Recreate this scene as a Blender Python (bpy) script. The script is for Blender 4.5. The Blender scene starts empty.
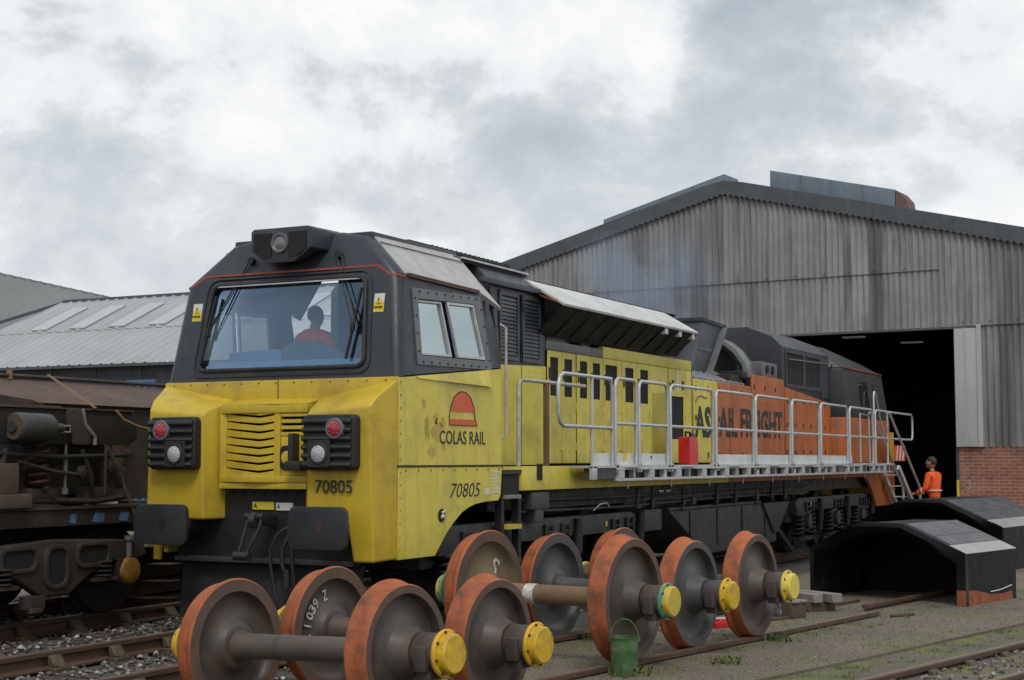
import bpy, bmesh, math, random
from mathutils import Vector, Matrix
random.seed(7)
R = math.radians
sc = bpy.context.scene
col = sc.collection
# ------------------------------------------------------------------ camera
cam_d = bpy.data.cameras.new('camera'); cam = bpy.data.objects.new('camera', cam_d); col.objects.link(cam)
cam_d.sensor_width = 36.0; cam_d.lens = 36.0 * 1500 / 1024; cam_d.clip_start = .05; cam_d.clip_end = 3000
cam.location = (8.296, -10.85, 1.64)
cam.rotation_euler = (R(90 + 4.574), 0, R(26.978))
sc.camera = cam
# ------------------------------------------------------------------ sky and sun
SUN_EL, SUN_AZ = 52, 150          # azimuth clockwise from +Y
w = bpy.data.worlds.new('World'); sc.world = w; w.use_nodes = True
nt = w.node_tree; nt.nodes.clear()
def wn(t, **k):
    n = nt.nodes.new(t)
    for a, b in k.items(): setattr(n, a, b)
    return n
L = nt.links.new
out = wn('ShaderNodeOutputWorld'); bg = wn('ShaderNodeBackground'); bgc = wn('ShaderNodeBackground'); mixs = wn('ShaderNodeMixShader')
sky = wn('ShaderNodeTexSky', sky_type='NISHITA'); sky.sun_disc = False
sky.sun_elevation = R(SUN_EL); sky.sun_rotation = R(SUN_AZ); sky.air_density = 1.2; sky.dust_density = 2
L(sky.outputs[0], bg.inputs[0]); bg.inputs[1].default_value = .12
tc = wn('ShaderNodeTexCoord'); sep = wn('ShaderNodeSeparateXYZ'); L(tc.outputs['Generated'], sep.inputs[0])
zc = wn('ShaderNodeMath', operation='MAXIMUM'); L(sep.outputs[2], zc.inputs[0]); zc.inputs[1].default_value = 0.0
za = wn('ShaderNodeMath', operation='ADD'); L(zc.outputs[0], za.inputs[0]); za.inputs[1].default_value = .22
dx = wn('ShaderNodeMath', operation='DIVIDE'); L(sep.outputs[0], dx.inputs[0]); L(za.outputs[0], dx.inputs[1])
dy = wn('ShaderNodeMath', operation='DIVIDE'); L(sep.outputs[1], dy.inputs[0]); L(za.outputs[0], dy.inputs[1])
cmb = wn('ShaderNodeCombineXYZ'); L(dx.outputs[0], cmb.inputs[0]); L(dy.outputs[0], cmb.inputs[1])
def cloud(scale, loc, detail, rough, dist):
    mp = wn('ShaderNodeMapping'); mp.inputs['Location'].default_value = loc; mp.inputs['Scale'].default_value = (1, 1, 1.35); L(tc.outputs['Generated'], mp.inputs[0])
    n = wn('ShaderNodeTexNoise'); n.inputs['Scale'].default_value = scale; n.inputs['Detail'].default_value = detail
    n.inputs['Roughness'].default_value = rough; n.inputs['Distortion'].default_value = dist
    L(mp.outputs[0], n.inputs['Vector']); return n
n1 = cloud(2.0, (10.93, .515, 5.08), 12, .5, .1)
n2 = cloud(6.0, (9.2, 4.3, 3.0), 12, .61, .12)
mx = wn('ShaderNodeMixRGB', blend_type='MIX'); mx.inputs[0].default_value = .46; L(n1.outputs[0], mx.inputs[1]); L(n2.outputs[0], mx.inputs[2])
rmp = wn('ShaderNodeValToRGB'); L(mx.outputs[0], rmp.inputs[0])
el = rmp.color_ramp.elements; el[0].position = .40; el[0].color = (.38, .44, .50, 1); el[1].position = .56; el[1].color = (.97, .98, .99, 1)
for p, c in ((.45, (.49, .55, .60, 1)), (.484, (.64, .685, .72, 1)), (.506, (.83, .855, .875, 1))):
    e = rmp.color_ramp.elements.new(p); e.color = c
hz = wn('ShaderNodeMapRange'); L(zc.outputs[0], hz.inputs[0]); hz.inputs[1].default_value = .05; hz.inputs[2].default_value = .32; hz.inputs[3].default_value = .5; hz.inputs[4].default_value = 0
hmx = wn('ShaderNodeMixRGB'); L(hz.outputs[0], hmx.inputs[0]); L(rmp.outputs[0], hmx.inputs[1]); hmx.inputs[2].default_value = (.93, .945, .96, 1)
L(hmx.outputs[0], bgc.inputs[0]); bgc.inputs[1].default_value = 1.0
cov = wn('ShaderNodeMapRange'); L(n2.outputs[0], cov.inputs[0]); cov.inputs[1].default_value = .24; cov.inputs[2].default_value = .36
cov.inputs[3].default_value = .55; cov.inputs[4].default_value = 1.0
L(cov.outputs[0], mixs.inputs[0]); L(bg.outputs[0], mixs.inputs[1]); L(bgc.outputs[0], mixs.inputs[2]); L(mixs.outputs[0], out.inputs[0])
sd = bpy.data.lights.new('sun', 'SUN'); sd.energy = 1.4; sd.angle = R(18); sd.color = (1, .96, .9)
sun = bpy.data.objects.new('sun', sd); col.objects.link(sun)
a, e_ = R(SUN_AZ), R(SUN_EL)
sun.rotation_euler = Vector((math.sin(a) * math.cos(e_), math.cos(a) * math.cos(e_), math.sin(e_))).to_track_quat('Z', 'Y').to_euler()
sun.location = (20, -30, 40)
vs = sc.view_settings; vs.view_transform = 'Standard'; vs.look = 'None'; vs.exposure = 0.0; vs.gamma = 1; vs.use_curve_mapping = False
# ------------------------------------------------------------------ materials
MATS = {}
def mat(name, c, rough=.6, metal=0.0, var=.18, vs_=2.5, dirt=None, damt=.5, dscale=1.6, streak=None, stamt=.4, bump=.0, bscale=60, rand=0.0, spec=.5, speck=None, spamt=.3, wide=None, wamt=.6):
    """painted or raw surface: colour drift, dirt patches, run-down streaks, specks and fine relief"""
    if name in MATS: return MATS[name]
    m = bpy.data.materials.new(name); m.use_nodes = True; t = m.node_tree; ns = t.nodes; b = ns['Principled BSDF']; K = t.links.new
    def N(ty, **k):
        n = ns.new(ty)
        for a_, v_ in k.items(): setattr(n, a_, v_)
        return n
    tcn = N('ShaderNodeTexCoord')
    def noise(scale, det=5, ro=.6, stretch=None):
        n = N('ShaderNodeTexNoise'); n.inputs['Scale'].default_value = scale; n.inputs['Detail'].default_value = det; n.inputs['Roughness'].default_value = ro
        if stretch:
            mp = N('ShaderNodeMapping'); mp.inputs['Scale'].default_value = stretch; K(tcn.outputs['Object'], mp.inputs[0]); K(mp.outputs[0], n.inputs['Vector'])
        else: K(tcn.outputs['Object'], n.inputs['Vector'])
        return n.outputs[0]
    def mr(v, a0, a1, b0, b1):
        n = N('ShaderNodeMapRange'); K(v, n.inputs[0])
        for i, q in enumerate((a0, a1, b0, b1)): n.inputs[i + 1].default_value = q
        return n.outputs[0]
    def mixc(f, c1, c2, bt='MIX'):
        n = N('ShaderNodeMixRGB', blend_type=bt)
        for i, q in ((0, f), (1, c1), (2, c2)):
            if isinstance(q, (int, float)): n.inputs[i].default_value = q
            elif isinstance(q, tuple): n.inputs[i].default_value = q + (1,)
            else: K(q, n.inputs[i])
        return n.outputs[0]
    lo = tuple(x * (1 - var) for x in c); hi = tuple(min(1, x * (1 + var)) for x in c)
    cc = mixc(mr(noise(vs_), .3, .7, 0, 1), lo, hi)
    if rand:
        oi = N('ShaderNodeObjectInfo'); v = mr(oi.outputs['Random'], 0, 1, 1 - rand, 1 + rand)
        cb = N('ShaderNodeCombineXYZ'); [K(v, cb.inputs[i]) for i in range(3)]
        cc = mixc(1.0, cc, cb.outputs[0], 'MULTIPLY')
    if streak: cc = mixc(mr(noise(1.0, 6, .65, (7, 7, .55)), .5, .75, 0, stamt), cc, streak)
    if wide: cc = mixc(mr(noise(1.0, 4, .55, (1.5, 1.5, .10)), .53, .66, 0, wamt), cc, wide)
    if dirt: cc = mixc(mr(noise(dscale, 8, .7), .48, .72, 0, damt), cc, dirt)
    if speck: cc = mixc(mr(noise(38, 3, .6), .62, .70, 0, spamt), cc, speck)
    K(cc, b.inputs['Base Color']); b.inputs['Metallic'].default_value = metal
    b.inputs['Specular IOR Level'].default_value = spec
    K(mr(noise(6, 6, .7), .3, .7, max(.05, rough - .12), min(1, rough + .14)), b.inputs['Roughness'])
    if bump:
        bn = N('ShaderNodeBump'); bn.inputs['Strength'].default_value = bump; bn.inputs['Distance'].default_value = .02
        K(noise(bscale, 6, .7), bn.inputs['Height']); K(bn.outputs[0], b.inputs['Normal'])
    MATS[name] = m; return m
GRIME = (.05, .042, .035); RUST = (.19, .07, .028)
M_YEL = mat('warning_yellow_paint', (.57, .40, .03), .40, var=.07, dirt=(.15, .105, .045), damt=.65, speck=(.16, .115, .05), spamt=.35, dscale=1.3, streak=(.25, .18, .06), stamt=.35, bump=.04, bscale=25)
M_LEM = mat('lemon_yellow_paint', (.66, .56, .075), .42, var=.07, dirt=(.25, .21, .09), damt=.6, dscale=1.5, speck=(.22, .18, .08), spamt=.3, streak=(.30, .25, .08), stamt=.32, bump=.04, bscale=22)
M_GREYR = mat('darker_grey_paint', (.020, .022, .027), .45, var=.2, dirt=(.04, .038, .036), damt=.5, streak=(.012, .012, .012), stamt=.5)  # darker version of the dark grey for the rear bodywork
M_GREY = mat('dark_grey_paint', (.030, .0355, .049), .42, var=.15, dirt=(.065, .063, .062), damt=.5, streak=(.03, .03, .03), stamt=.5, bump=.03, bscale=25)
M_GREY2 = mat('mid_grey_panel', (.13, .138, .145), .45, var=.1, dirt=(.07, .065, .06), damt=.5, streak=(.06, .055, .05), stamt=.4)
M_HATCH = mat('hatch_bare_sheet', (.60, .60, .585), .36, metal=.2, var=.1, dirt=(.3, .28, .26), damt=.5, dscale=1.8, streak=(.36, .34, .31), stamt=.4)
M_ROOF = mat('weathered_roof_sheet', (.40, .40, .395), .38, metal=.25, var=.1, dirt=(.22, .2, .18), damt=.5, dscale=1.5, streak=(.26, .25, .23), stamt=.4)
M_ORG = mat('orange_paint', (.47, .122, .025), .45, var=.08, dirt=(.15, .06, .03), damt=.75, dscale=1.9, speck=(.10, .045, .03), spamt=.45, streak=(.12, .06, .035), stamt=.75)
M_BLK = mat('black_underframe', (.013, .0125, .0125), .6, var=.3, dirt=(.034, .029, .025), damt=.7, dscale=2.2, bump=.08, bscale=30)
M_BLK2 = mat('grey_underframe', (.047, .0455, .046), .6, var=.25, dirt=(.058, .052, .045), damt=.6, dscale=1.8, streak=(.03, .028, .026), stamt=.5)
M_VOID = mat('opening_shade_black', (.012, .012, .013), .85, var=.2)  # near-black put in for the shade inside recesses, bays and openings
M_RUB = mat('black_rubber', (.018, .018, .019), .55, var=.2, dirt=(.05, .05, .05), damt=.4)
M_BUF = mat('buffer_steel', (.030, .032, .037), .5, metal=.2, var=.2, dirt=(.05, .048, .048), damt=.6, dscale=4, bump=.05)
M_GALV = mat('galvanised_steel', (.50, .515, .53), .42, metal=.35, var=.12, vs_=9, dirt=(.3, .3, .3), damt=.4, dscale=5)
M_KICK = mat('galvanised_sheet', (.66, .67, .68), .5, metal=.15, var=.08, vs_=5, dirt=(.33, .33, .32), damt=.5, dscale=3)
M_RAILH = mat('handrail_paint', (.42, .42, .38), .5, var=.2, vs_=9, dirt=(.16, .12, .08), damt=.6, dscale=6)
M_BROWNP = mat('brown_post', (.14, .085, .05), .7, var=.25)
M_RED = mat('red_plastic', (.55, .015, .02), .35, var=.06, dirt=(.3, .02, .02), damt=.3)
M_WHL = mat('wheel_brown', (.066, .052, .046), .52, var=.3, vs_=4, dirt=(.13, .078, .05), damt=.75, dscale=3, bump=.12, bscale=40)
M_WHL2 = mat('wheel_blue_grey', (.056, .058, .059), .52, var=.2, vs_=4, dirt=(.12, .095, .075), damt=.55, dscale=3, bump=.1, bscale=40)
M_WHL3 = mat('wheel_ochre', (.17, .125, .07), .75, var=.2, vs_=4, dirt=(.09, .06, .04), damt=.6, dscale=3.5, bump=.1, bscale=40)
M_TREAD = mat('fresh_rust_tread', (.35, .095, .033), .75, var=.3, vs_=6, dirt=(.085, .036, .024), damt=.95, dscale=5, bump=.12, bscale=50)
M_RIM = mat('rim_brown', (.10, .066, .05), .75, var=.25, vs_=6, dirt=(.22, .08, .035), damt=.5, dscale=5)
M_AXLE = mat('axle_steel', (.095, .078, .068), .55, metal=.2, var=.2, dirt=(.17, .10, .06), damt=.6, dscale=4)
M_AXLE2 = mat('axle_rusty', (.17, .105, .06), .7, var=.25, dirt=(.25, .2, .15), damt=.5, dscale=6)
M_CAPY = mat('cap_yellow', (.64, .40, .02), .5, var=.12, vs_=12, dirt=(.22, .13, .035), damt=.85, dscale=7)
M_CAPT = mat('cap_teal_chipped', (.62, .42, .03), .5, var=.1, dirt=(.045, .29, .22), damt=1.0, dscale=3.2)
M_CAPL = mat('cap_pale_yellow', (.70, .56, .09), .5, var=.12, vs_=12, dirt=(.35, .26, .1), damt=.7, dscale=9)
M_CHALK = mat('chalk', (.55, .53, .47), .95, var=.3, vs_=25, dirt=(.2, .17, .14), damt=.8, dscale=14)
M_RAIL = mat('rusty_rail', (.085, .045, .031), .75, var=.25, vs_=5, dirt=(.075, .05, .04), damt=.6, dscale=4, bump=.1)
M_RTOP = mat('rail_head', (.22, .17, .145), .42, metal=.5, var=.15, vs_=4, dirt=(.2, .09, .045), damt=.7, dscale=3)
M_SLEEP = mat('oily_sleeper', (.055, .045, .038), .85, var=.3, vs_=4, dirt=(.10, .09, .075), damt=.6, dscale=5, bump=.2)
M_CHAIR = mat('rail_chair', (.07, .05, .035), .8, var=.2, dirt=(.16, .14, .03), damt=.8, dscale=7)
M_WOOD = mat('grey_timber', (.22, .205, .185), .85, var=.2, vs_=6, streak=(.1, .09, .08), stamt=.5, bump=.15)
M_WOODB = mat('brown_timber', (.085, .06, .044), .85, var=.25, vs_=6, bump=.15)
M_STEELR = mat('rusty_plate', (.078, .045, .034), .75, var=.22, vs_=2, dirt=(.09, .06, .05), damt=.7, dscale=1.5, streak=(.17, .095, .055), stamt=.4, bump=.08, bscale=25)
M_WAG = mat('wagon_frame_brown', (.042, .030, .026), .72, var=.25, dirt=(.10, .062, .043), damt=.6, dscale=2.5, bump=.08)
M_WAGD = mat('wagon_dark', (.016, .013, .0125), .75, var=.3, dirt=(.04, .027, .02), damt=.6, dscale=3, bump=.08)
M_ASB = mat('asbestos_cement', (.275, .27, .265), .9, var=.14, vs_=.7, dirt=(.14, .14, .145), damt=.75, dscale=.45, streak=(.085, .085, .09), stamt=.8, rand=.09, bump=.15, bscale=14, wide=(.075, .076, .082), wamt=.8)
M_FASC = mat('fascia_grey', (.085, .093, .105), .8, var=.15, dirt=(.06, .06, .062), damt=.7, dscale=.7, streak=(.055, .055, .06), stamt=.5)
M_DOORP = mat('pale_door_sheet', (.40, .41, .41), .6, var=.06, streak=(.25, .25, .25), stamt=.35)
M_LROOF = mat('box_profile_roof', (.34, .36, .365), .5, metal=.1, var=.07, vs_=.6, dirt=(.24, .25, .25), damt=.5, dscale=.4, rand=.03)
M_RLITE = mat('roof_light', (.385, .41, .415), .45, var=.07, dirt=(.32, .34, .34), damt=.4)
M_LROOF2 = mat('dark_box_roof', (.165, .175, .178), .6, var=.08, vs_=.5, dirt=(.14, .15, .15), damt=.5, dscale=.3)
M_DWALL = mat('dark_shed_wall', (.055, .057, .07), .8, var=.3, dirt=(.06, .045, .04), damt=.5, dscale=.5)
M_MONI = mat('roof_monitor_sheet', (.15, .19, .23), .6, metal=.1, var=.1, dirt=(.11, .13, .15), damt=.5, streak=(.09, .10, .12), stamt=.4)
M_MONR = mat('rusted_end', (.13, .075, .06), .8, var=.2)
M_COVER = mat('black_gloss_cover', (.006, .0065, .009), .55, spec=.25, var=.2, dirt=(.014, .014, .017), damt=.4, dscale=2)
M_COVG = mat('cover_grey_panel', (.065, .069, .078), .36, metal=.2, var=.12, dirt=(.16, .16, .165), damt=.5, dscale=2.5)
M_COVS = mat('cover_bare_metal', (.42, .42, .42), .35, metal=.5, var=.12, vs_=5, dirt=(.2, .19, .18), damt=.5, dscale=5, streak=(.7, .7, .7), stamt=.3)
M_COVR = mat('cover_bare_rust', (.26, .08, .03), .8, var=.3, vs_=8, streak=(.1, .04, .025), stamt=.7)
M_BUCK = mat('green_bucket', (.052, .125, .040), .6, var=.35, vs_=9, dirt=(.15, .14, .085), damt=.9, dscale=9, bump=.1)
M_LABY = mat('label_yellow', (.68, .53, .05), .5, var=.05)
M_LABW = mat('label_white', (.62, .62, .6), .5, var=.06, dirt=(.4, .4, .38), damt=.4)
M_INK = mat('dark_ink', (.016, .018, .022), .5, var=.1)
M_LOGO = mat('logo_orange_red', (.66, .10, .022), .45, var=.06, dirt=(.45, .1, .04), damt=.3)
M_STRIPE = mat('orange_red_stripe', (.36, .07, .03), .5, var=.1, dirt=(.25, .07, .04), damt=.4)
M_GHOST = mat('peeled_decal', (.47, .36, .075), .7, var=.15)
M_BLUEP = mat('blue_paint', (.065, .16, .30), .6, var=.2, vs_=8, dirt=(.05, .05, .06), damt=.8, dscale=9)
M_BLUEC = mat('cab_lining_blue', (.12, .19, .29), .7, var=.1)
M_DESK = mat('cab_desk_blue', (.075, .17, .30), .6, var=.1)
M_PALE = mat('cab_pale_panel', (.55, .6, .6), .6, var=.05)
M_HIVIS = mat('hi_vis_orange', (.80, .105, .02), .75, var=.12, vs_=9)
M_HVRED = mat('hi_vis_red', (1.0, .13, .06), .75, var=.12, vs_=9)
M_REFL = mat('reflective_tape', (.55, .55, .52), .5, var=.1)
M_SKIN = mat('skin', (.42, .22, .15), .6, var=.1, vs_=12)
M_HAIR = mat('dark_hair', (.028, .02, .015), .7, var=.3, vs_=30)
M_NAVY = mat('navy_trousers', (.025, .028, .045), .85, var=.2)
M_BRASS = mat('brown_bolt', (.06, .045, .03), .6, var=.2)
M_RSPR = mat('red_coil', (.055, .014, .013), .6, var=.2, dirt=(.05, .03, .03), damt=.6, dscale=6)
M_STRAP = mat('tan_strap', (.24, .155, .085), .9, var=.15)
M_YPOST = mat('yellow_post', (.55, .40, .04), .6, var=.2, dirt=(.2, .15, .05), damt=.6)
M_OIL = mat('oil_ochre', (.26, .125, .025), .5, var=.4, vs_=9, dirt=(.07, .045, .02), damt=.8, dscale=6)

def glass(name, tint, refl, ro=.03, gcol=(.9, .94, .97)):
    m = bpy.data.materials.new(name); m.use_nodes = True; t = m.node_tree; t.nodes.clear()
    o = t.nodes.new('ShaderNodeOutputMaterial'); mx_ = t.nodes.new('ShaderNodeMixShader'); tr = t.nodes.new('ShaderNodeBsdfTransparent'); gl = t.nodes.new('ShaderNodeBsdfGlossy')
    lw = t.nodes.new('ShaderNodeLayerWeight'); lw.inputs[0].default_value = .35; mr_ = t.nodes.new('ShaderNodeMapRange')
    mr_.inputs[3].default_value = refl; mr_.inputs[4].default_value = min(1, refl + .35)
    t.links.new(lw.outputs['Fresnel'], mr_.inputs[0]); t.links.new(mr_.outputs[0], mx_.inputs[0])
    tr.inputs[0].default_value = tint + (1,); gl.inputs[0].default_value = gcol + (1,); gl.inputs[1].default_value = ro
    t.links.new(tr.outputs[0], mx_.inputs[1]); t.links.new(gl.outputs[0], mx_.inputs[2]); t.links.new(mx_.outputs[0], o.inputs[0])
    return m
M_GLS = glass('windscreen_glass', (.88, .92, .96), .12, gcol=(.42, .60, .82))
M_GLS2 = glass('cab_side_glass', (.6, .68, .67), .5, gcol=(.72, .80, .79))
M_TEAL = mat('teal_paint', (.045, .27, .21), .5, var=.2, dirt=(.4, .3, .04), damt=.7, dscale=9)
M_CHALKF = mat('faded_white_paint', (.34, .27, .23), .95, var=.2)
M_SKYL = glass('added_shed_skylight', (.85, .88, .9), .05)
M_GLSD = glass('dark_tinted_glass', (.08, .09, .1), .08)
def lens(name, c, em=0):
    m = bpy.data.materials.new(name); m.use_nodes = True; b = m.node_tree.nodes['Principled BSDF']
    b.inputs['Base Color'].default_value = c + (1,); b.inputs['Roughness'].default_value = .12
    b.inputs['Coat Weight'].default_value = .6
    if em: b.inputs['Emission Color'].default_value = (1, .98, .9, 1); b.inputs['Emission Strength'].default_value = em
    return m
M_LRED = lens('red_lens', (.38, .03, .045)); M_LWHT = lens('clear_lens', (.40, .41, .41)); M_TUBE = lens('shed_lamp_tube', (.8, .8, .8), .05)

def brick_mat():
    m = bpy.data.materials.new('red_brick'); m.use_nodes = True; t = m.node_tree; b = t.nodes['Principled BSDF']; K = t.links.new
    tcn = t.nodes.new('ShaderNodeTexCoord'); br = t.nodes.new('ShaderNodeTexBrick'); mp = t.nodes.new('ShaderNodeMapping')
    mp.inputs['Rotation'].default_value = (R(-90), 0, 0)
    sp = t.nodes.new('ShaderNodeSeparateXYZ'); cb = t.nodes.new('ShaderNodeCombineXYZ'); K(tcn.outputs['Object'], sp.inputs[0]); K(sp.outputs[0], cb.inputs[0]); K(sp.outputs[2], cb.inputs[1])
    br.inputs['Scale'].default_value = 1; br.inputs['Brick Width'].default_value = .225; br.inputs['Row Height'].default_value = .075; br.inputs['Mortar Size'].default_value = .009
    br.inputs['Color1'].default_value = (.34, .125, .078, 1); br.inputs['Color2'].default_value = (.25, .085, .055, 1); br.inputs['Mortar'].default_value = (.30, .25, .21, 1)
    K(cb.outputs[0], br.inputs['Vector'])
    nz = t.nodes.new('ShaderNodeTexNoise'); nz.inputs['Scale'].default_value = 2.5; nz.inputs['Detail'].default_value = 6
    mr_ = t.nodes.new('ShaderNodeMapRange'); K(nz.outputs[0], mr_.inputs[0]); mr_.inputs[1].default_value = .3; mr_.inputs[2].default_value = .7; mr_.inputs[3].default_value = .7; mr_.inputs[4].default_value = 1.2
    K(tcn.outputs['Object'], nz.inputs['Vector'])
    mm = t.nodes.new('ShaderNodeMixRGB'); mm.blend_type = 'MULTIPLY'; mm.inputs[0].default_value = 1; K(br.outputs[0], mm.inputs[1]); K(mr_.outputs[0], mm.inputs[2]); K(mm.outputs[0], b.inputs['Base Color'])
    bp = t.nodes.new('ShaderNodeBump'); bp.inputs['Strength'].default_value = .6; bp.inputs['Distance'].default_value = .01; bp.invert = True; K(br.outputs['Fac'], bp.inputs['Height']); K(bp.outputs[0], b.inputs['Normal'])
    b.inputs['Roughness'].default_value = .9
    return m
M_BRICK = brick_mat()
def ground_mat(name, base, alt, moss, mossamt, grit=(.3, .29, .27), gritamt=.5, mscale=1.4):
    m = bpy.data.materials.new(name); m.use_nodes = True; t = m.node_tree; b = t.nodes['Principled BSDF']; K = t.links.new
    tcn = t.nodes.new('ShaderNodeTexCoord')
    def nz(s, d=8, r=.65):
        n = t.nodes.new('ShaderNodeTexNoise'); n.inputs['Scale'].default_value = s; n.inputs['Detail'].default_value = d; n.inputs['Roughness'].default_value = r; K(tcn.outputs['Object'], n.inputs['Vector']); return n.outputs[0]
    def mr(v, a0, a1, b0=0, b1=1):
        n = t.nodes.new('ShaderNodeMapRange'); K(v, n.inputs[0])
        for i, q in enumerate((a0, a1, b0, b1)): n.inputs[i + 1].default_value = q
        return n.outputs[0]
    def mixc(f, c1, c2):
        n = t.nodes.new('ShaderNodeMixRGB')
        for i, q in ((0, f), (1, c1), (2, c2)):
            if isinstance(q, tuple): n.inputs[i].default_value = q + (1,)
            else: K(q, n.inputs[i])
        return n.outputs[0]
    c = mixc(mr(nz(.8), .35, .65), base, alt)
    c = mixc(mr(nz(55, 3), .56, .66, 0, gritamt), c, grit)
    c = mixc(mr(nz(23, 4), .58, .68, 0, .5), c, tuple(x * .45 for x in base))
    mk = t.nodes.new('ShaderNodeMath'); mk.operation = 'MULTIPLY'; K(mr(nz(mscale, 6), .48 - .1 * (mossamt >= 1), .60 - .1 * (mossamt >= 1), 0, mossamt), mk.inputs[0]); K(mr(nz(15, 6), .40, .56), mk.inputs[1])
    c = mixc(mk.outputs[0], c, moss)
    K(c, b.inputs['Base Color']); b.inputs['Roughness'].default_value = .92
    bp = t.nodes.new('ShaderNodeBump'); bp.inputs['Strength'].default_value = .55; bp.inputs['Distance'].default_value = .03; K(nz(32, 8, .75), bp.inputs['Height']); K(bp.outputs[0], b.inputs['Normal'])
    return m
M_YARD = ground_mat('yard_grit', (.17, .147, .12), (.12, .105, .088), (.10, .13, .03), .75)
M_TARM = ground_mat('old_tarmac', (.185, .152, .119), (.12, .10, .08), (.12, .125, .03), .85, grit=(.33, .29, .24), gritamt=.75, mscale=.9)
M_BALB = ground_mat('ballast_bed', (.075, .067, .06), (.05, .044, .039), (.09, .115, .03), .25, gritamt=.7)
M_MOSS = ground_mat('mossy_strip', (.135, .115, .09), (.095, .083, .066), (.145, .175, .022), .97, grit=(.36, .34, .31), gritamt=.7, mscale=1.7)
def stone_mat():
    m = bpy.data.materials.new('ballast_stone'); m.use_nodes = True; t = m.node_tree; b = t.nodes['Principled BSDF']
    g = t.nodes.new('ShaderNodeNewGeometry'); r = t.nodes.new('ShaderNodeValToRGB'); t.links.new(g.outputs['Random Per Island'], r.inputs[0])
    e = r.color_ramp.elements; e[0].color = (.045, .04, .036, 1); e[1].color = (.42, .40, .37, 1)
    x = e.new(.5); x.color = (.11, .10, .09, 1); x = e.new(.85); x.color = (.21, .197, .18, 1)
    t.links.new(r.outputs[0], b.inputs['Base Color']); b.inputs['Roughness'].default_value = .9
    return m
M_STONE = stone_mat()
def leaf_mat():
    m = bpy.data.materials.new('weed_green'); m.use_nodes = True; t = m.node_tree; b = t.nodes['Principled BSDF']
    g = t.nodes.new('ShaderNodeNewGeometry'); r = t.nodes.new('ShaderNodeValToRGB'); t.links.new(g.outputs['Random Per Island'], r.inputs[0])
    e = r.color_ramp.elements; e[0].color = (.045, .075, .015, 1); e[1].color = (.16, .20, .04, 1)
    t.links.new(r.outputs[0], b.inputs['Base Color']); b.inputs['Roughness'].default_value = .8
    return m
M_WEED = leaf_mat()
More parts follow.
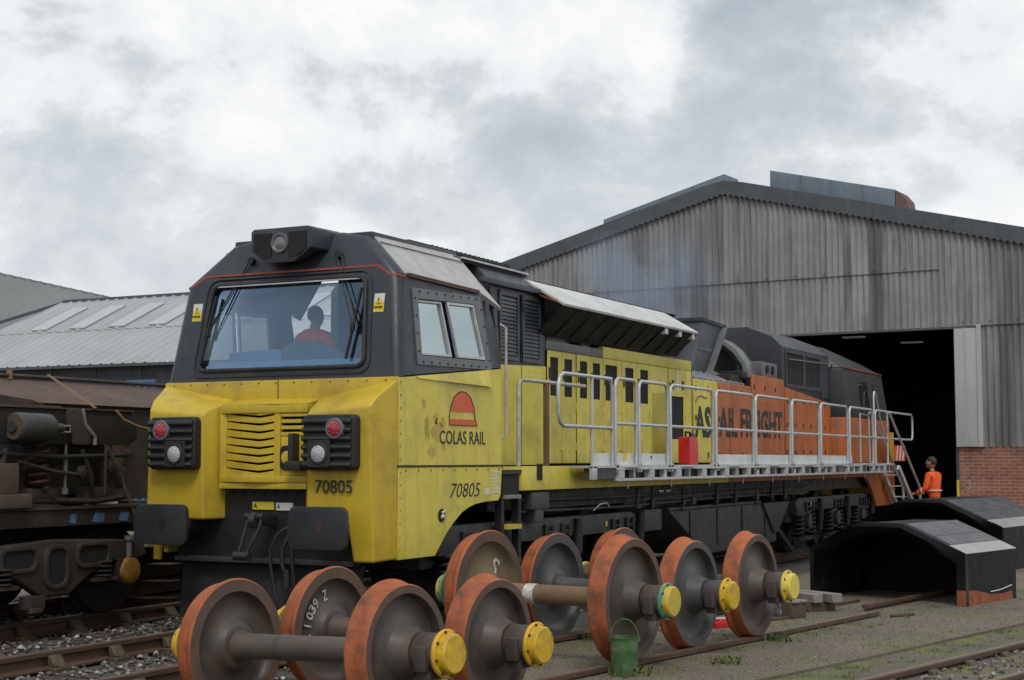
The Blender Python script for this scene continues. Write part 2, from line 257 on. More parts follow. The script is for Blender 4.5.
# ------------------------------------------------------------------ mesh helpers
class MB:
    def __init__(s): s.v = []; s.f = []
    def face(s, *pts):
        i = len(s.v); s.v += [tuple(p) for p in pts]; s.f.append(tuple(range(i, i + len(pts)))); return s
    def add(s, vs, fs):
        i = len(s.v); s.v += [tuple(p) for p in vs]; s.f += [tuple(i + k for k in f) for f in fs]; return s
    def box(s, x0, x1, y0, y1, z0, z1):
        return s.add([(x0, y0, z0), (x1, y0, z0), (x1, y1, z0), (x0, y1, z0), (x0, y0, z1), (x1, y0, z1), (x1, y1, z1), (x0, y1, z1)],
                     [(0, 3, 2, 1), (4, 5, 6, 7), (0, 1, 5, 4), (1, 2, 6, 5), (2, 3, 7, 6), (3, 0, 4, 7)])
    def obox(s, c, u, v_, w_, hu, hv, hw):
        c, u, v_, w_ = map(Vector, (c, u, v_, w_)); u = u.normalized() * hu; v_ = v_.normalized() * hv; w_ = w_.normalized() * hw
        P = [c + a_ * u + b_ * v_ + d_ * w_ for d_ in (-1, 1) for a_, b_ in ((-1, -1), (1, -1), (1, 1), (-1, 1))]
        return s.add(P, [(0, 3, 2, 1), (4, 5, 6, 7), (0, 1, 5, 4), (1, 2, 6, 5), (2, 3, 7, 6), (3, 0, 4, 7)])
    def bar(s, p0, p1, wd, ht, upv=(0, 0, 1)):
        p0, p1 = Vector(p0), Vector(p1); d = p1 - p0; r_ = d.cross(Vector(upv))
        if r_.length < 1e-5: r_ = Vector((1, 0, 0))
        return s.obox((p0 + p1) / 2, d, r_, r_.cross(d), d.length / 2, wd / 2, ht / 2)
    def prism(s, poly, ax, a_, b_):
        def pt(p, t):
            return {'x': (t, p[0], p[1]), 'y': (p[0], t, p[1]), 'z': (p[0], p[1], t)}[ax]
        n = len(poly)
        return s.add([pt(p, a_) for p in poly] + [pt(p, b_) for p in poly],
                     [tuple(range(n)), tuple(range(2 * n - 1, n - 1, -1))] + [(i, (i + 1) % n, n + (i + 1) % n, n + i) for i in range(n)])
    def hull(s, bot, top):
        n = len(bot)
        return s.add(list(bot) + list(top), [tuple(range(n - 1, -1, -1)), tuple(range(n, 2 * n))] + [(i, (i + 1) % n, n + (i + 1) % n, n + i) for i in range(n)])
    def lathe(s, prof, o, ax, n=24, closed=False):
        o, ax = Vector(o), Vector(ax).normalized(); u = ax.orthogonal().normalized(); v_ = ax.cross(u)
        vs_, fs = [], []
        for r_, h in prof:
            for k in range(n):
                t = 2 * math.pi * k / n; vs_.append(o + ax * h + (u * math.cos(t) + v_ * math.sin(t)) * r_)
        m_ = len(prof)
        for i in range(m_ if closed else m_ - 1):
            j = (i + 1) % m_
            for k in range(n): fs.append((i * n + k, i * n + (k + 1) % n, j * n + (k + 1) % n, j * n + k))
        if not closed:
            if prof[0][0] > 1e-4: fs.append(tuple(range(n - 1, -1, -1)))
            if prof[-1][0] > 1e-4: fs.append(tuple((m_ - 1) * n + k for k in range(n)))
        return s.add(vs_, fs)
    def cyl(s, p0, p1, r_, n=14, r1=None):
        p0, p1 = Vector(p0), Vector(p1)
        return s.lathe([(r_, 0), (r_ if r1 is None else r1, (p1 - p0).length)], p0, p1 - p0, n)
    def tube(s, path, r_, n=8, closed=False):
        path = [Vector(p) for p in path]; m_ = len(path); vs_, fs = [], []
        prev = None
        for i, p in enumerate(path):
            if closed: d = path[(i + 1) % m_] - path[i - 1]
            else: d = path[min(i + 1, m_ - 1)] - path[max(i - 1, 0)]
            d.normalize()
            if prev is None: u = d.orthogonal().normalized()
            else:
                u = prev - d * prev.dot(d)
                u = u.normalized() if u.length > 1e-4 else d.orthogonal().normalized()
            prev = u; v_ = d.cross(u)
            for k in range(n):
                t = 2 * math.pi * k / n; vs_.append(p + (u * math.cos(t) + v_ * math.sin(t)) * r_)
        for i in range(m_ if closed else m_ - 1):
            j = (i + 1) % m_
            for k in range(n): fs.append((i * n + k, i * n + (k + 1) % n, j * n + (k + 1) % n, j * n + k))
        if not closed: fs += [tuple(range(n - 1, -1, -1)), tuple((m_ - 1) * n + k for k in range(n))]
        return s.add(vs_, fs)
    def coil(s, c, r_, h, turns, wire, n=6, seg=14):
        return s.tube([(c[0] + r_ * math.cos(2 * math.pi * i / seg), c[1] + r_ * math.sin(2 * math.pi * i / seg), c[2] + h * i / (turns * seg)) for i in range(int(turns * seg) + 1)], wire, n)
    def build(s, name, m, parent=None, bevel=0, smooth=38, segs=2, loc=None):
        me = bpy.data.meshes.new(name); me.from_pydata(s.v, [], s.f)
        bm = bmesh.new(); bm.from_mesh(me); bmesh.ops.remove_doubles(bm, verts=bm.verts, dist=1e-5)
        bmesh.ops.recalc_face_normals(bm, faces=bm.faces)
        if bevel:
            es = [e for e in bm.edges if len(e.link_faces) == 2 and e.calc_face_angle(0) > R(25)]
            bmesh.ops.bevel(bm, geom=es, offset=bevel, segments=segs, affect='EDGES', profile=.6, clamp_overlap=True)
        for f in bm.faces: f.smooth = True
        for e in bm.edges: e.smooth = not (len(e.link_faces) == 2 and e.calc_face_angle(0) > R(smooth))
        bm.to_mesh(me); bm.free(); me.materials.append(m)
        o = bpy.data.objects.new(name, me); col.objects.link(o); o.parent = parent
        if loc: o.location = loc
        return o
def tag(o, label=None, cat=None, group=None, kind=None):
    for k, v in (('label', label), ('category', cat), ('group', group), ('kind', kind)):
        if v: o[k] = v
    return o
def thing(name, label, cat, loc=(0, 0, 0), rz=0, group=None):
    o = bpy.data.objects.new(name, None); col.objects.link(o); o.location = loc; o.rotation_euler = (0, 0, rz); o.empty_display_size = .2
    return tag(o, label, cat, group)
def copy_tree(o, parent=None):
    c = o.copy(); col.objects.link(c)
    if parent: c.parent = parent
    for ch in o.children: copy_tree(ch, c)
    return c
def rrect(cx, cy, hw, hh, r_, n=5):
    pts = []
    for sx, sy, a0 in ((1, 1, 0), (-1, 1, 90), (-1, -1, 180), (1, -1, 270)):
        for k in range(n + 1):
            t = R(a0 + 90 * k / n); pts.append((cx + sx * (hw - r_) + r_ * math.cos(t), cy + sy * (hh - r_) + r_ * math.sin(t)))
    return pts
def round_poly(poly, r_, n=4):
    """polygon with every corner rounded"""
    out_ = []; m_ = len(poly)
    for i in range(m_):
        p0, p, p1 = (Vector(poly[k % m_]).to_2d() for k in (i - 1, i, i + 1))
        a_ = (p0 - p); b_ = (p1 - p); rr = min(r_, a_.length * .45, b_.length * .45); a_ = p + a_.normalized() * rr; b_ = p + b_.normalized() * rr
        for k in range(n + 1):
            t = k / n; q = a_ * (1 - t) ** 2 + p * 2 * t * (1 - t) + b_ * t * t; out_.append((q.x, q.y))
    return out_
def ray_hit(poly, c, ang):
    d = Vector((math.cos(ang), math.sin(ang))); best = None; c = Vector(c)
    for i in range(len(poly)):
        p, q = Vector(poly[i]), Vector(poly[(i + 1) % len(poly)]); e = q - p
        den = d.x * e.y - d.y * e.x
        if abs(den) < 1e-9: continue
        w_ = p - c; t = (w_.x * e.y - w_.y * e.x) / den; u = (w_.x * d.y - w_.y * d.x) / den
        if t > 0 and -1e-6 <= u <= 1 + 1e-6 and (best is None or t < best): best = t
    return c + d * (best or 0)
def ring_panel(mb, outer, inner, fn, th):
    """plate with one hole: fn(u, v, depth) -> xyz; th = thickness"""
    c = (sum(p[0] for p in inner) / len(inner), sum(p[1] for p in inner) / len(inner))
    an = sorted({round(math.atan2(p[1] - c[1], p[0] - c[0]), 4) for p in list(outer) + list(inner)})
    O = [ray_hit(outer, c, a_) for a_ in an]; I = [ray_hit(inner, c, a_) for a_ in an]; n = len(an)
    vs_ = [fn(p.x, p.y, 0) for p in O] + [fn(p.x, p.y, 0) for p in I] + [fn(p.x, p.y, th) for p in O] + [fn(p.x, p.y, th) for p in I]; fs = []
    for i in range(n):
        j = (i + 1) % n
        fs += [(i, j, n + j, n + i), (2 * n + i, 3 * n + i, 3 * n + j, 2 * n + j), (n + i, n + j, 3 * n + j, 3 * n + i), (i, 2 * n + i, 2 * n + j, j)]
    mb.add(vs_, fs)
def text(body, h, org, ux, uz, name, m, parent=None, width=None, shear=0, depth=.003, bold=0.0):
    """flat lettering: org = lower left corner, ux = reading direction, uz = up, h = cap height, width = total width"""
    cu = bpy.data.curves.new('t', 'FONT'); cu.body = body; cu.size = 1; cu.extrude = .002; cu.offset = bold; cu.resolution_u = 3; cu.shear = shear
    ob = bpy.data.objects.new('t', cu); col.objects.link(ob); dg = bpy.context.evaluated_depsgraph_get()
    me = bpy.data.meshes.new_from_object(ob.evaluated_get(dg)); bpy.data.objects.remove(ob)
    xs = [v.co.x for v in me.vertices]; ys = [v.co.y for v in me.vertices]; x0, x1, y0, y1 = min(xs), max(xs), min(ys), max(ys)
    sy = h / (y1 - y0); sx = (width / (x1 - x0)) if width else sy
    ux, uz = Vector(ux).normalized(), Vector(uz).normalized(); nz_ = ux.cross(uz)
    for v in me.vertices:
        v.co = Vector(org) + ux * (v.co.x - x0) * sx + uz * (v.co.y - y0) * sy + nz_ * (v.co.z / .002 * depth)
    me.materials.clear(); me.materials.append(m)
    o = bpy.data.objects.new(name, me); col.objects.link(o); o.parent = parent
    return o
def merge(objs, name, parent):
    """joins letter meshes into one"""
    vs_, fs = [], []
    for o in objs:
        b = len(vs_); vs_ += [tuple(v.co) for v in o.data.vertices]; fs += [tuple(b + i for i in p.vertices) for p in o.data.polygons]
    m = objs[0].data.materials[0]
    for o in objs: bpy.data.objects.remove(o)
    me = bpy.data.meshes.new(name); me.from_pydata(vs_, [], fs); me.materials.append(m); r = bpy.data.objects.new(name, me); col.objects.link(r); r.parent = parent
    return r
# ================================================================== SETTING
LR = .08            # rail head level of the locomotive road
def sheet(name, poly, z, m, th=0.0):
    mb = MB()
    if th: mb.prism(poly, 'z', z - th, z)
    else: mb.face(*[(p[0], p[1], z) for p in poly])
    return tag(mb.build(name, m), kind='structure')
sheet('ground', [(-1500, -1500), (1500, -1500), (1500, 1500), (-1500, 1500)], -.16, M_YARD)
sheet('ballast_bed', [(-6.2, -40), (1.55, -40), (1.75, 3), (1.75, 60), (-6.2, 60)], -.10, M_BALB)
D13 = Vector((math.sin(R(13.4)), math.cos(R(13.4)), 0)); N13 = Vector((D13.y, -D13.x, 0))
def along(o, t, n=0): q = Vector(o) + D13 * t + N13 * n; return (q.x, q.y)
E0 = (4.823, 1.246, 0)
sheet('tarmac_apron', [(1.9, -40), along(E0, -34), along(E0, -5), along(E0, -3.4, .02), along(E0, -1.2, -.02), along(E0, 1, .015), along(E0, 3.3, -.02), along(E0, 5.5, .01), along(E0, 24), (1.9, 24)], -.055, M_TARM, .10)
sheet('mossy_verge', [along(E0, -30, .0), along(E0, 26, .0), along(E0, 26, 3.4), along(E0, -30, 3.4)], -.078, M_MOSS)

RAILP = [(-.065, -.15), (.065, -.15), (.065, -.138), (.012, -.12), (.01, -.05), (.035, -.04), (.036, -.006), (.028, 0), (-.028, 0), (-.036, -.006), (-.035, -.04), (-.01, -.05), (-.012, -.12), (-.065, -.138)]
def rail_mesh(mb, x, y0, y1):
    mb.prism([(x + p[0], p[1]) for p in RAILP], 'y', y0, y1)
def make_track(name, label, loc, rz, y0, y1, rails=(-.7525, .7525), sleepers=True, sp=.72, ymax_s=None, chairs=True):
    root = thing(name, None, None, loc, rz); tag(root, label, kind='structure')
    for x in rails:
        mb = MB(); rail_mesh(mb, x, y0, y1); r_ = mb.build('rail', M_RAIL, root)
        MB().box(x - .024, x + .024, y0, y1, .0005, .003).build('rail_head', M_RTOP, r_)
    if sleepers:
        s0 = c0 = None
        n = int(((ymax_s or y1) - y0) / sp)
        for i in range(n):
            y = y0 + .3 + i * sp + random.uniform(-.02, .02)
            if s0 is None:
                s0 = MB().box(-1.3, 1.3, -.125, .125, -.29, -.155).build('sleeper', M_SLEEP, root, bevel=.012); o = s0
            else: o = s0.copy(); col.objects.link(o)
            o.location = (random.uniform(-.03, .03), y, random.uniform(-.006, .0)); o.rotation_euler = (0, 0, R(random.uniform(-.8, .8)))
            if chairs:
                for x in rails:
                    if c0 is None:
                        mb = MB(); mb.box(-.17, .17, -.085, .085, -.165, -.12)
                        for s in (-1, 1):
                            mb.prism([(s * .06, -.12), (s * .15, -.12), (s * .085, -.03), (s * .048, -.03)], 'y', -.065, .065)
                            mb.cyl((s * .145, -.055, -.12), (s * .145, -.055, -.09), .018, 6)
                        c0 = mb.build('rail_chair', M_CHAIR, root, bevel=.006, segs=1); c = c0
                    else: c = c0.copy(); col.objects.link(c)
                    c.location = (x, y, random.uniform(-.003, 0)); c.rotation_euler = (0, 0, R(random.uniform(-2, 2)))
    return root
make_track('railway_track', 'rusty rails and oily sleepers under the yellow locomotive', (0, 0, LR), 0, -14, 44, ymax_s=3)
make_track('railway_track', 'rusty rails on the far left under the rusty wagon', (-3.3, 0, LR), 0, -14, 44, ymax_s=8)
# storage road of the loose wheelsets: rails lying in the tarmac
A96 = R(-9.6)
make_track('storage_rails', 'rusty rails set in tarmac carrying the loose wheelsets', (3.556, .685, 0), A96, -12, 5.05, rails=(-1.5, -.06), sleepers=False)
mb = MB(); rail_mesh(mb, 0, -2.0, 3.2)
o = mb.build('loose_rail', M_RAIL, None); o.location = (4.42, 8.1, .02); o.rotation_euler = (0, 0, R(-9.2)); tag(o, 'rusty loose rail running under the nearer black roof section', 'rail')
t4 = make_track('railway_track', 'rusty rail with mossy sleepers in the bottom right corner', (5.417, .459, -.01), R(-13.4), -8, 26, rails=(0, .76), sp=.74, ymax_s=22)
for ch in list(t4.children):
    if ch.name.startswith('sleeper'): ch.location.x += .6

# ---- ballast stones (uncountable)
def stones(name, n, fn, smin, smax, label):
    mb = MB(); base = [(1, 0, 0), (-1, 0, 0), (0, 1, 0), (0, -1, 0), (0, 0, 1), (0, 0, -.6), (.6, .6, .45), (-.6, -.5, .5)]
    fs = [(0, 6, 4), (6, 2, 4), (2, 1, 4), (1, 7, 4), (7, 3, 4), (3, 0, 4), (0, 2, 6), (1, 3, 7), (0, 5, 2), (2, 5, 1), (1, 5, 3), (3, 5, 0)]
    for _ in range(n):
        p = fn()
        if p is None: continue
        s = random.uniform(smin, smax); a_ = random.uniform(0, 6.28); ca, sa = math.cos(a_), math.sin(a_)
        ex, ey, ez = random.uniform(.7, 1.3), random.uniform(.6, 1.1), random.uniform(.5, .9)
        vs_ = []
        for x, y, z in base:
            x *= ex * random.uniform(.8, 1.2); y *= ey * random.uniform(.8, 1.2); z *= ez * random.uniform(.8, 1.2)
            vs_.append((p[0] + s * (x * ca - y * sa), p[1] + s * (x * sa + y * ca), p[2] + s * z))
        mb.add(vs_, fs)
    me = bpy.data.meshes.new(name); me.from_pydata(mb.v, [], mb.f); me.materials.append(M_STONE)
    o = bpy.data.objects.new(name, me); col.objects.link(o); return tag(o, label, 'ballast', kind='stuff')
def bal1():
    x = random.uniform(-5.6, 1.2); y = random.uniform(-5.2, 5.5)
    for rx in (-.7525, .7525, -4.05, -2.55):
        if abs(x - rx) < .075: return None
    return (x, y, -.085 + random.uniform(-.012, .02))
stones('track_ballast', 15000, bal1, .016, .034, 'loose grey ballast stones between the rails at the left')
def bal2():
    t = random.uniform(-2.5, 9); n = random.uniform(.55, 2.6)
    if random.random() > (.22 if n < .85 else .8): return None
    q = along(E0, t, n); return (q[0], q[1], -.074 + random.uniform(-.012, .015))
stones('verge_ballast', 5200, bal2, .01, .028, 'pale ballast stones beside the rail at the bottom right')
def grit():
    t = random.uniform(-4, 9); n = -random.uniform(0, 2.6); q = along(E0, t, n)
    if q[0] < 2.3: return None
    return (q[0], q[1], -.053)
stones('yard_grit', 11000, grit, .0025, .009, 'scattered grit on the tarmac')

# ---- weeds and moss (uncountable)
def weeds(name, spots, label):
    mb = MB()
    for (x, y, z, n, hh, sp) in spots:
        for _ in range(n):
            px, py = random.gauss(x, sp), random.gauss(y, sp); h = hh * random.uniform(.4, 1.2); a_ = random.uniform(0, 6.28); wd = h * random.uniform(.12, .28)
            lx, ly = math.cos(a_) * wd, math.sin(a_) * wd; bx, by = random.uniform(-.6, .6) * h, random.uniform(-.6, .6) * h
            mb.face((px - lx, py - ly, z), (px + lx, py + ly, z), (px + lx * .8 + bx * .5, py + ly * .8 + by * .5, z + h * .6))
            mb.face((px - lx * .8 + bx * .4, py - ly * .8 + by * .4, z + h * .5), (px + lx * .9 + bx * .5, py + ly * .9 + by * .5, z + h * .6), (px + bx, py + by, z + h))
    me = bpy.data.meshes.new(name); me.from_pydata(mb.v, [], mb.f); me.materials.append(M_WEED)
    o = bpy.data.objects.new(name, me); col.objects.link(o); return tag(o, label, 'weeds', kind='stuff')
sp_ = []
for _ in range(240):
    q = along(E0, random.uniform(-2, 8.5), random.choice((random.uniform(.02, .5), random.uniform(.02, .5), random.uniform(.8, 1.6)))); sp_.append((q[0], q[1], -.078, random.randint(8, 34), random.uniform(.008, .03), random.uniform(.02, .09)))
weeds('verge_weeds', sp_, 'low moss and weeds along the tarmac edge')
sp_ = []
RW = Vector((3.556, .685)); tW = Vector((math.sin(R(9.6)), math.cos(R(9.6)))); nW = Vector((tW.y, -tW.x))
for _ in range(120):
    q = RW + tW * random.uniform(-1.4, 6.5) + nW * random.choice((random.gauss(.25, .2), random.gauss(-.7, .4), random.gauss(.1, .06)))
    sp_.append((q.x, q.y, -.055, random.randint(5, 26), random.uniform(.008, .035), random.uniform(.02, .10)))
for px, py in ((2.35, 2.3), (2.45, 2.6), (3.62, .2), (3.75, .35), (4.15, 1.25), (4.05, 3.0)):
    sp_.append((px, py, -.055, 40, .07, .06))
for _ in range(26):
    sp_.append((random.uniform(-5.5, -1.9), random.uniform(6, 14), -.1, 60, .12, .15))
weeds('yard_weeds', sp_, 'small green weeds growing round the storage rails')

# ================================================================== ENGINE SHED
def lerp(a_, b_, t): return a_ + (b_ - a_) * t
shed = thing('engine_shed', 'large grey corrugated engine shed with a dark open doorway behind the locomotive', 'shed', (1.949, 23.5, 0), R(-5.24))
AP, AZ, SL = -5.54, 8.42, .25
XL, XR = AP - 9.1, AP + 9.1
def roofz(x): return AZ - abs(x - AP) * SL
PITCH = .146; AMP = .024
def corr(x0, x1, zb, zt, y, name='cladding_sheet'):
    n = max(6, int(round((x1 - x0) / PITCH * 8))); vs_, fs = [], []
    for i in range(n + 1):
        x = x0 + (x1 - x0) * i / n; yy = y - AMP * math.cos(2 * math.pi * x / PITCH)
        b_ = zb(x) if callable(zb) else zb; t_ = zt(x) if callable(zt) else zt
        vs_ += [(x, yy, b_), (x, yy, t_), (x, yy + .008, b_)]
    for i in range(n):
        a_ = 3 * i; fs += [(a_, a_ + 3, a_ + 4, a_ + 1), (a_, a_ + 2, a_ + 5, a_ + 3)]
    mb = MB(); mb.add(vs_, fs); o = mb.build(name, M_ASB, shed, smooth=80); return o
DX0, DX1, DH = -4.9, 0.0, 4.60
W7 = PITCH * 7
x = XL + .02
while x < XR - .05:
    x1 = min(x + W7, XR - .02)
    top = lambda q: roofz(q) - .1
    lap = 5.93 if x < -.6 else 4.62
    corr(x, x1 + .02, lap, top, -.055 - random.uniform(0, .006))
    if x < -.6:
        if x1 <= DX0 or x >= DX1 + .6: zb = 1.93
        else: zb = DH
        corr(x, x1 + .02, zb, 5.99, -.02 - random.uniform(0, .006))
    x = x1
corr(.58, XR - .02, 1.93, 4.68, -.02)
# hook bolts along the laps
mb = MB()
x = XL + .4
while x < XR - .3:
    z = (6.0 if x < -.6 else 4.72); mb.cyl((x, -.06, z), (x, -.10, z), .012, 6)
    x += PITCH * random.choice((4, 4, 5))
tag(mb.build('hook_bolts', M_BRASS, shed), kind='stuff')
MB().box(DX1 + .0, .60, -.10, -.05, 1.93, 4.60).build('door_leaf', M_DOORP, shed, bevel=.01)
MB().box(.22, .25, -.112, -.098, 1.95, 4.58).build('door_rib', M_DOORP, shed)
MB().box(.50, .60, -.13, -.1, 1.93, 4.64).build('door_post', M_DOORP, shed)
MB().box(DX0 - .1, .62, -.10, .05, 4.565, 4.615).build('door_lintel', M_FASC, shed)
wl = MB(); wl.box(.03, XR - .02, -.02, .2, -.16, 1.93).build('brick_wall', M_BRICK, shed)
MB().box(XL + .02, DX0, -.02, .2, -.16, 1.93).build('brick_wall', M_BRICK, shed)
MB().box(-.03, .025, -.05, .12, -.16, 1.2).build('door_guard', M_YPOST, shed, bevel=.01)
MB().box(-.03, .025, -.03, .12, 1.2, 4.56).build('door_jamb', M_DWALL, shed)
# painted ring and numeral on the brick
ring = MB(); ring.tube([(.25 + .105 * math.cos(k * math.pi / 12), -.024, 1.10 + .19 * math.sin(k * math.pi / 12)) for k in range(24)], .008, 5, True)
g = ring.build('painted_ring', M_CHALKF, shed); g.scale = (1, 1, 1)
text('3', .2, (.19, -.024, 1.0), (1, 0, 0), (0, 0, 1), 'painted_numeral', M_CHALKF, shed, width=.1)
# roof, gable fascia
for s in (-1, 1):
    e = AP + s * 9.35
    for (ya, yb) in ((-.12, 7), (8.2, 14), (15.2, 21), (22.2, 34)):
        MB().hull([(AP, ya, AZ - .05), (e, ya, roofz(e) - .05), (e, yb, roofz(e) - .05), (AP, yb, AZ - .05)], [(AP, ya, AZ + .05), (e, ya, roofz(e) + .05), (e, yb, roofz(e) + .05), (AP, yb, AZ + .05)]).build('roof_slope', M_FASC, shed)
    for ya in (7.005, 14.005, 21.005):
        MB().hull([(AP, ya, AZ - .01), (e, ya, roofz(e) - .01), (e, ya + 1.19, roofz(e) - .01), (AP, ya + 1.19, AZ - .01)], [(AP, ya, AZ + .01), (e, ya, roofz(e) + .01), (e, ya + 1.19, roofz(e) + .01), (AP, ya + 1.19, AZ + .01)]).build('roof_light', M_SKYL, shed)  # unseen roof openings, added to let light into the dark shed
    n = 5
    for k in range(n):
        a_, b_ = AP + s * 9.35 * k / n, AP + s * 9.35 * (k + 1) / n - s * .006
        m_ = int(abs(b_ - a_) / PITCH * 6); pl = [(lerp(a_, b_, q / m_), roofz(lerp(a_, b_, q / m_)) - .29 - .024 * math.cos(2 * math.pi * lerp(a_, b_, q / m_) / PITCH)) for q in range(m_ + 1)]
        if abs(a_ - AP) < .01: tp_ = [(b_, roofz(b_) + .085), (lerp(a_, b_, .28), roofz(lerp(a_, b_, .28)) + .085), (lerp(a_, b_, .12), roofz(lerp(a_, b_, .12)) + .06), (a_, AZ + .02)]
        else: tp_ = [(b_, roofz(b_) + .085), (a_, roofz(a_) + .085)]
        MB().prism(pl + tp_, 'y', -.15, -.10).build('gable_fascia', M_FASC, shed)
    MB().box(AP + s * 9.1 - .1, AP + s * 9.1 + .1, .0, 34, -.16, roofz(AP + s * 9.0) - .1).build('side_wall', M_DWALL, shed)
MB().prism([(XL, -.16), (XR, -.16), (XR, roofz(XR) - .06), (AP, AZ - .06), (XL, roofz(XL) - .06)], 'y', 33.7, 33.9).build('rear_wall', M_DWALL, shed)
for xx, yy in ((-3.75, 4.0), (-3.0, 6.5)):
    f_ = MB().box(xx - .28, xx + .28, yy - .1, yy + .1, 4.80, 4.84).build('lamp_fitting', M_TUBE, shed)
# roof monitors lying on the slopes
def monitor(s0, s1, h, label):
    r = thing('roof_monitor', label, 'roof monitor', (1.949, 23.5, 0), R(-5.24), 'raised boxes on the shed roof')
    a_, b_ = -s0, -s1
    def pts(y): return [(a_, y, roofz(a_) + .055), (b_, y, roofz(b_) + .055), (b_, y, roofz(b_) + h), (a_, y, roofz(a_) + h)]
    MB().hull(pts(1.3), pts(2.2)).build('sheet_side', M_MONI, r, bevel=.01)
    k = 4
    for i in range(1, k):
        q = a_ + (b_ - a_) * i / k; MB().box(q - .015, q + .015, 1.28, 1.298, roofz(q) + .06, roofz(q) + h - .02).build('seam_strip', M_MONI, r)
    return r
monitor(9.66, 6.15, .66, 'blue grey sheet box on the left slope of the shed roof')
m2 = monitor(4.9, 1.72, .63, 'blue grey sheet box with rusty end on the right slope of the shed roof')
xx = -1.70
MB().hull([(xx, 1.3, roofz(xx) + .055), (xx + .28, 1.5, roofz(xx + .28) + .055), (xx + .28, 2.1, roofz(xx + .28) + .055), (xx, 2.2, roofz(xx) + .055)],
          [(xx, 1.3, roofz(xx) + .62), (xx + .2, 1.5, roofz(xx + .2) + .45), (xx + .2, 2.1, roofz(xx + .2) + .45), (xx, 2.2, roofz(xx) + .62)]).build('rusty_end', M_MONR, m2)

# ================================================================== LEFT BUILDINGS
lb = thing('low_shed', 'long low shed with pale grey ribbed roof and roof lights behind the rusty wagon', 'shed', (-26, 30, 0))
def lroof(x, t): return (x, t * 7.0, 5.03 + t * 3.27)     # local, t 0 eave .. 1 ridge
x = -18.0
i = 0
while x < 16:
    x1 = x + 1.0
    for (t0, t1, dz) in ((.0, .50, 0), (.49, 1.0, .02)):
        lo = lambda t: -11.4 - (1 - t) * 5.6
        mb = MB(); vs_, fs = [], []
        prof = [(0, 0), (.06, .045), (.12, .045), (.18, 0), (.5, 0), (.56, .045), (.62, .045), (.68, 0), (1.0, 0)]
        xs = [(max(x + a_, lo(t0)), max(x + a_, lo(t1)), h) for a_, h in prof]
        if xs[-1][1] <= lo(t1) + 1e-4: continue
        for xa, xb, h in xs:
            p, q = lroof(xa, t0), lroof(xb, t1); vs_ += [(p[0], p[1] - h * .42, p[2] + h * .9 + dz), (q[0], q[1] - h * .42, q[2] + h * .9 + dz)]
        for k in range(len(xs) - 1): fs.append((2 * k, 2 * k + 2, 2 * k + 3, 2 * k + 1))
        mb.add(vs_, fs); mb.build('roof_sheet', M_LROOF, lb, smooth=20)
        if t0 > .3 and i % 2 == 0 and -10.5 < x < 12:
            a4 = [lroof(x + .1, .52), lroof(x + .9, .52), lroof(x + .9, .86), lroof(x + .1, .86)]
            MB().hull([(p[0], p[1] - .02, p[2] + .03) for p in a4], [(p[0], p[1] - .035, p[2] + .075) for p in a4]).build('roof_light', M_RLITE, lb)
    x = x1; i += 1
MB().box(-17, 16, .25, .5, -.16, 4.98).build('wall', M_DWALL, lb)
MB().box(-17, 16, -.12, .02, 4.93, 5.03).build('gutter', M_FASC, lb)
MB().box(-11.4, 16, 6.9, 7.1, 8.28, 8.40).build('ridge_cap', M_FASC, lb)
MB().bar(lroof(-11.4, 1), lroof(-17, 0), .25, .12).build('verge_flashing', M_FASC, lb)
for i in range(14):
    xx = -16 + i * 2.1; MB().box(xx, xx + .05, .2, .26, 0, 4.9).build('wall_post', M_FASC, lb)
mb = MB(); mb.box(-9, -8.6, .02, .2, 4.2, 4.9); mb.box(-8.9, -8.7, -.05, .1, 4.0, 4.3); mb.build('drain_hopper', M_GREY2, lb)
MB().box(-17, -11.5, 7.2, 7.4, -.16, 6.0).build('rear_wall', M_DWALL, lb)
bb = thing('big_shed', 'big shed with darker grey roof at the far left edge', 'shed', (-48, 38, 0))
mb = MB(); vs_, fs = [], []
nx, ny = 90, 4
for j in range(ny + 1):
    for i in range(nx + 1):
        u, v = i / nx, j / ny; X = -16 + 30 * u; zt = 10.95 - .218 * (X + .4); zb_ = 6.4
        vs_.append((X, 6 * v, zb_ + (zt - zb_) * v + (.07 if i % 2 else 0)))
for j in range(ny):
    for i in range(nx): a_ = j * (nx + 1) + i; fs.append((a_, a_ + 1, a_ + nx + 2, a_ + nx + 1))
mb.add(vs_, fs); mb.build('roof', M_LROOF2, bb, smooth=10)
MB().bar((-16, 6, 14.33), (14, 6, 7.8), .2, .10).build('verge', M_LROOF2, bb)
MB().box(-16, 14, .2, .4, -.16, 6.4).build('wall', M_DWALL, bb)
# blue trestle frame by the low shed wall
tr = thing('blue_trestle', 'small blue steel frame against the dark wall beside the locomotive', 'trestle', (-23.4, 26, 0))
for xx in (-.3, .0, .3): MB().box(xx - .04, xx + .04, -.04, .04, -.16, 4.075).build('leg', M_BLUEP, tr)
MB().box(-.75, .36, -.05, .05, 4.08, 4.16).build('top_beam', M_BLUEP, tr); MB().box(-.34, .34, -.035, .035, 3.6, 3.66).build('brace', M_BLUEP, tr)
# ================================================================== LOCOMOTIVE
loco = thing('diesel_locomotive', 'yellow and orange diesel locomotive with dark grey cab, numbered 70805', 'locomotive')
def interp(tab, x):
    if x <= tab[0][0]: return tab[0][1]
    for (x0, y0), (x1, y1) in zip(tab, tab[1:]):
        if x <= x1: return lerp(y0, y1, (x - x0) / (x1 - x0))
    return tab[-1][1]
def fy(z): return interp([(2.3, .62), (2.5, .635), (3.33, .775), (3.43, .805), (3.8, .98)], z)
def xs(z): return interp([(2.38, 1.32), (3.34, 1.22)], z)
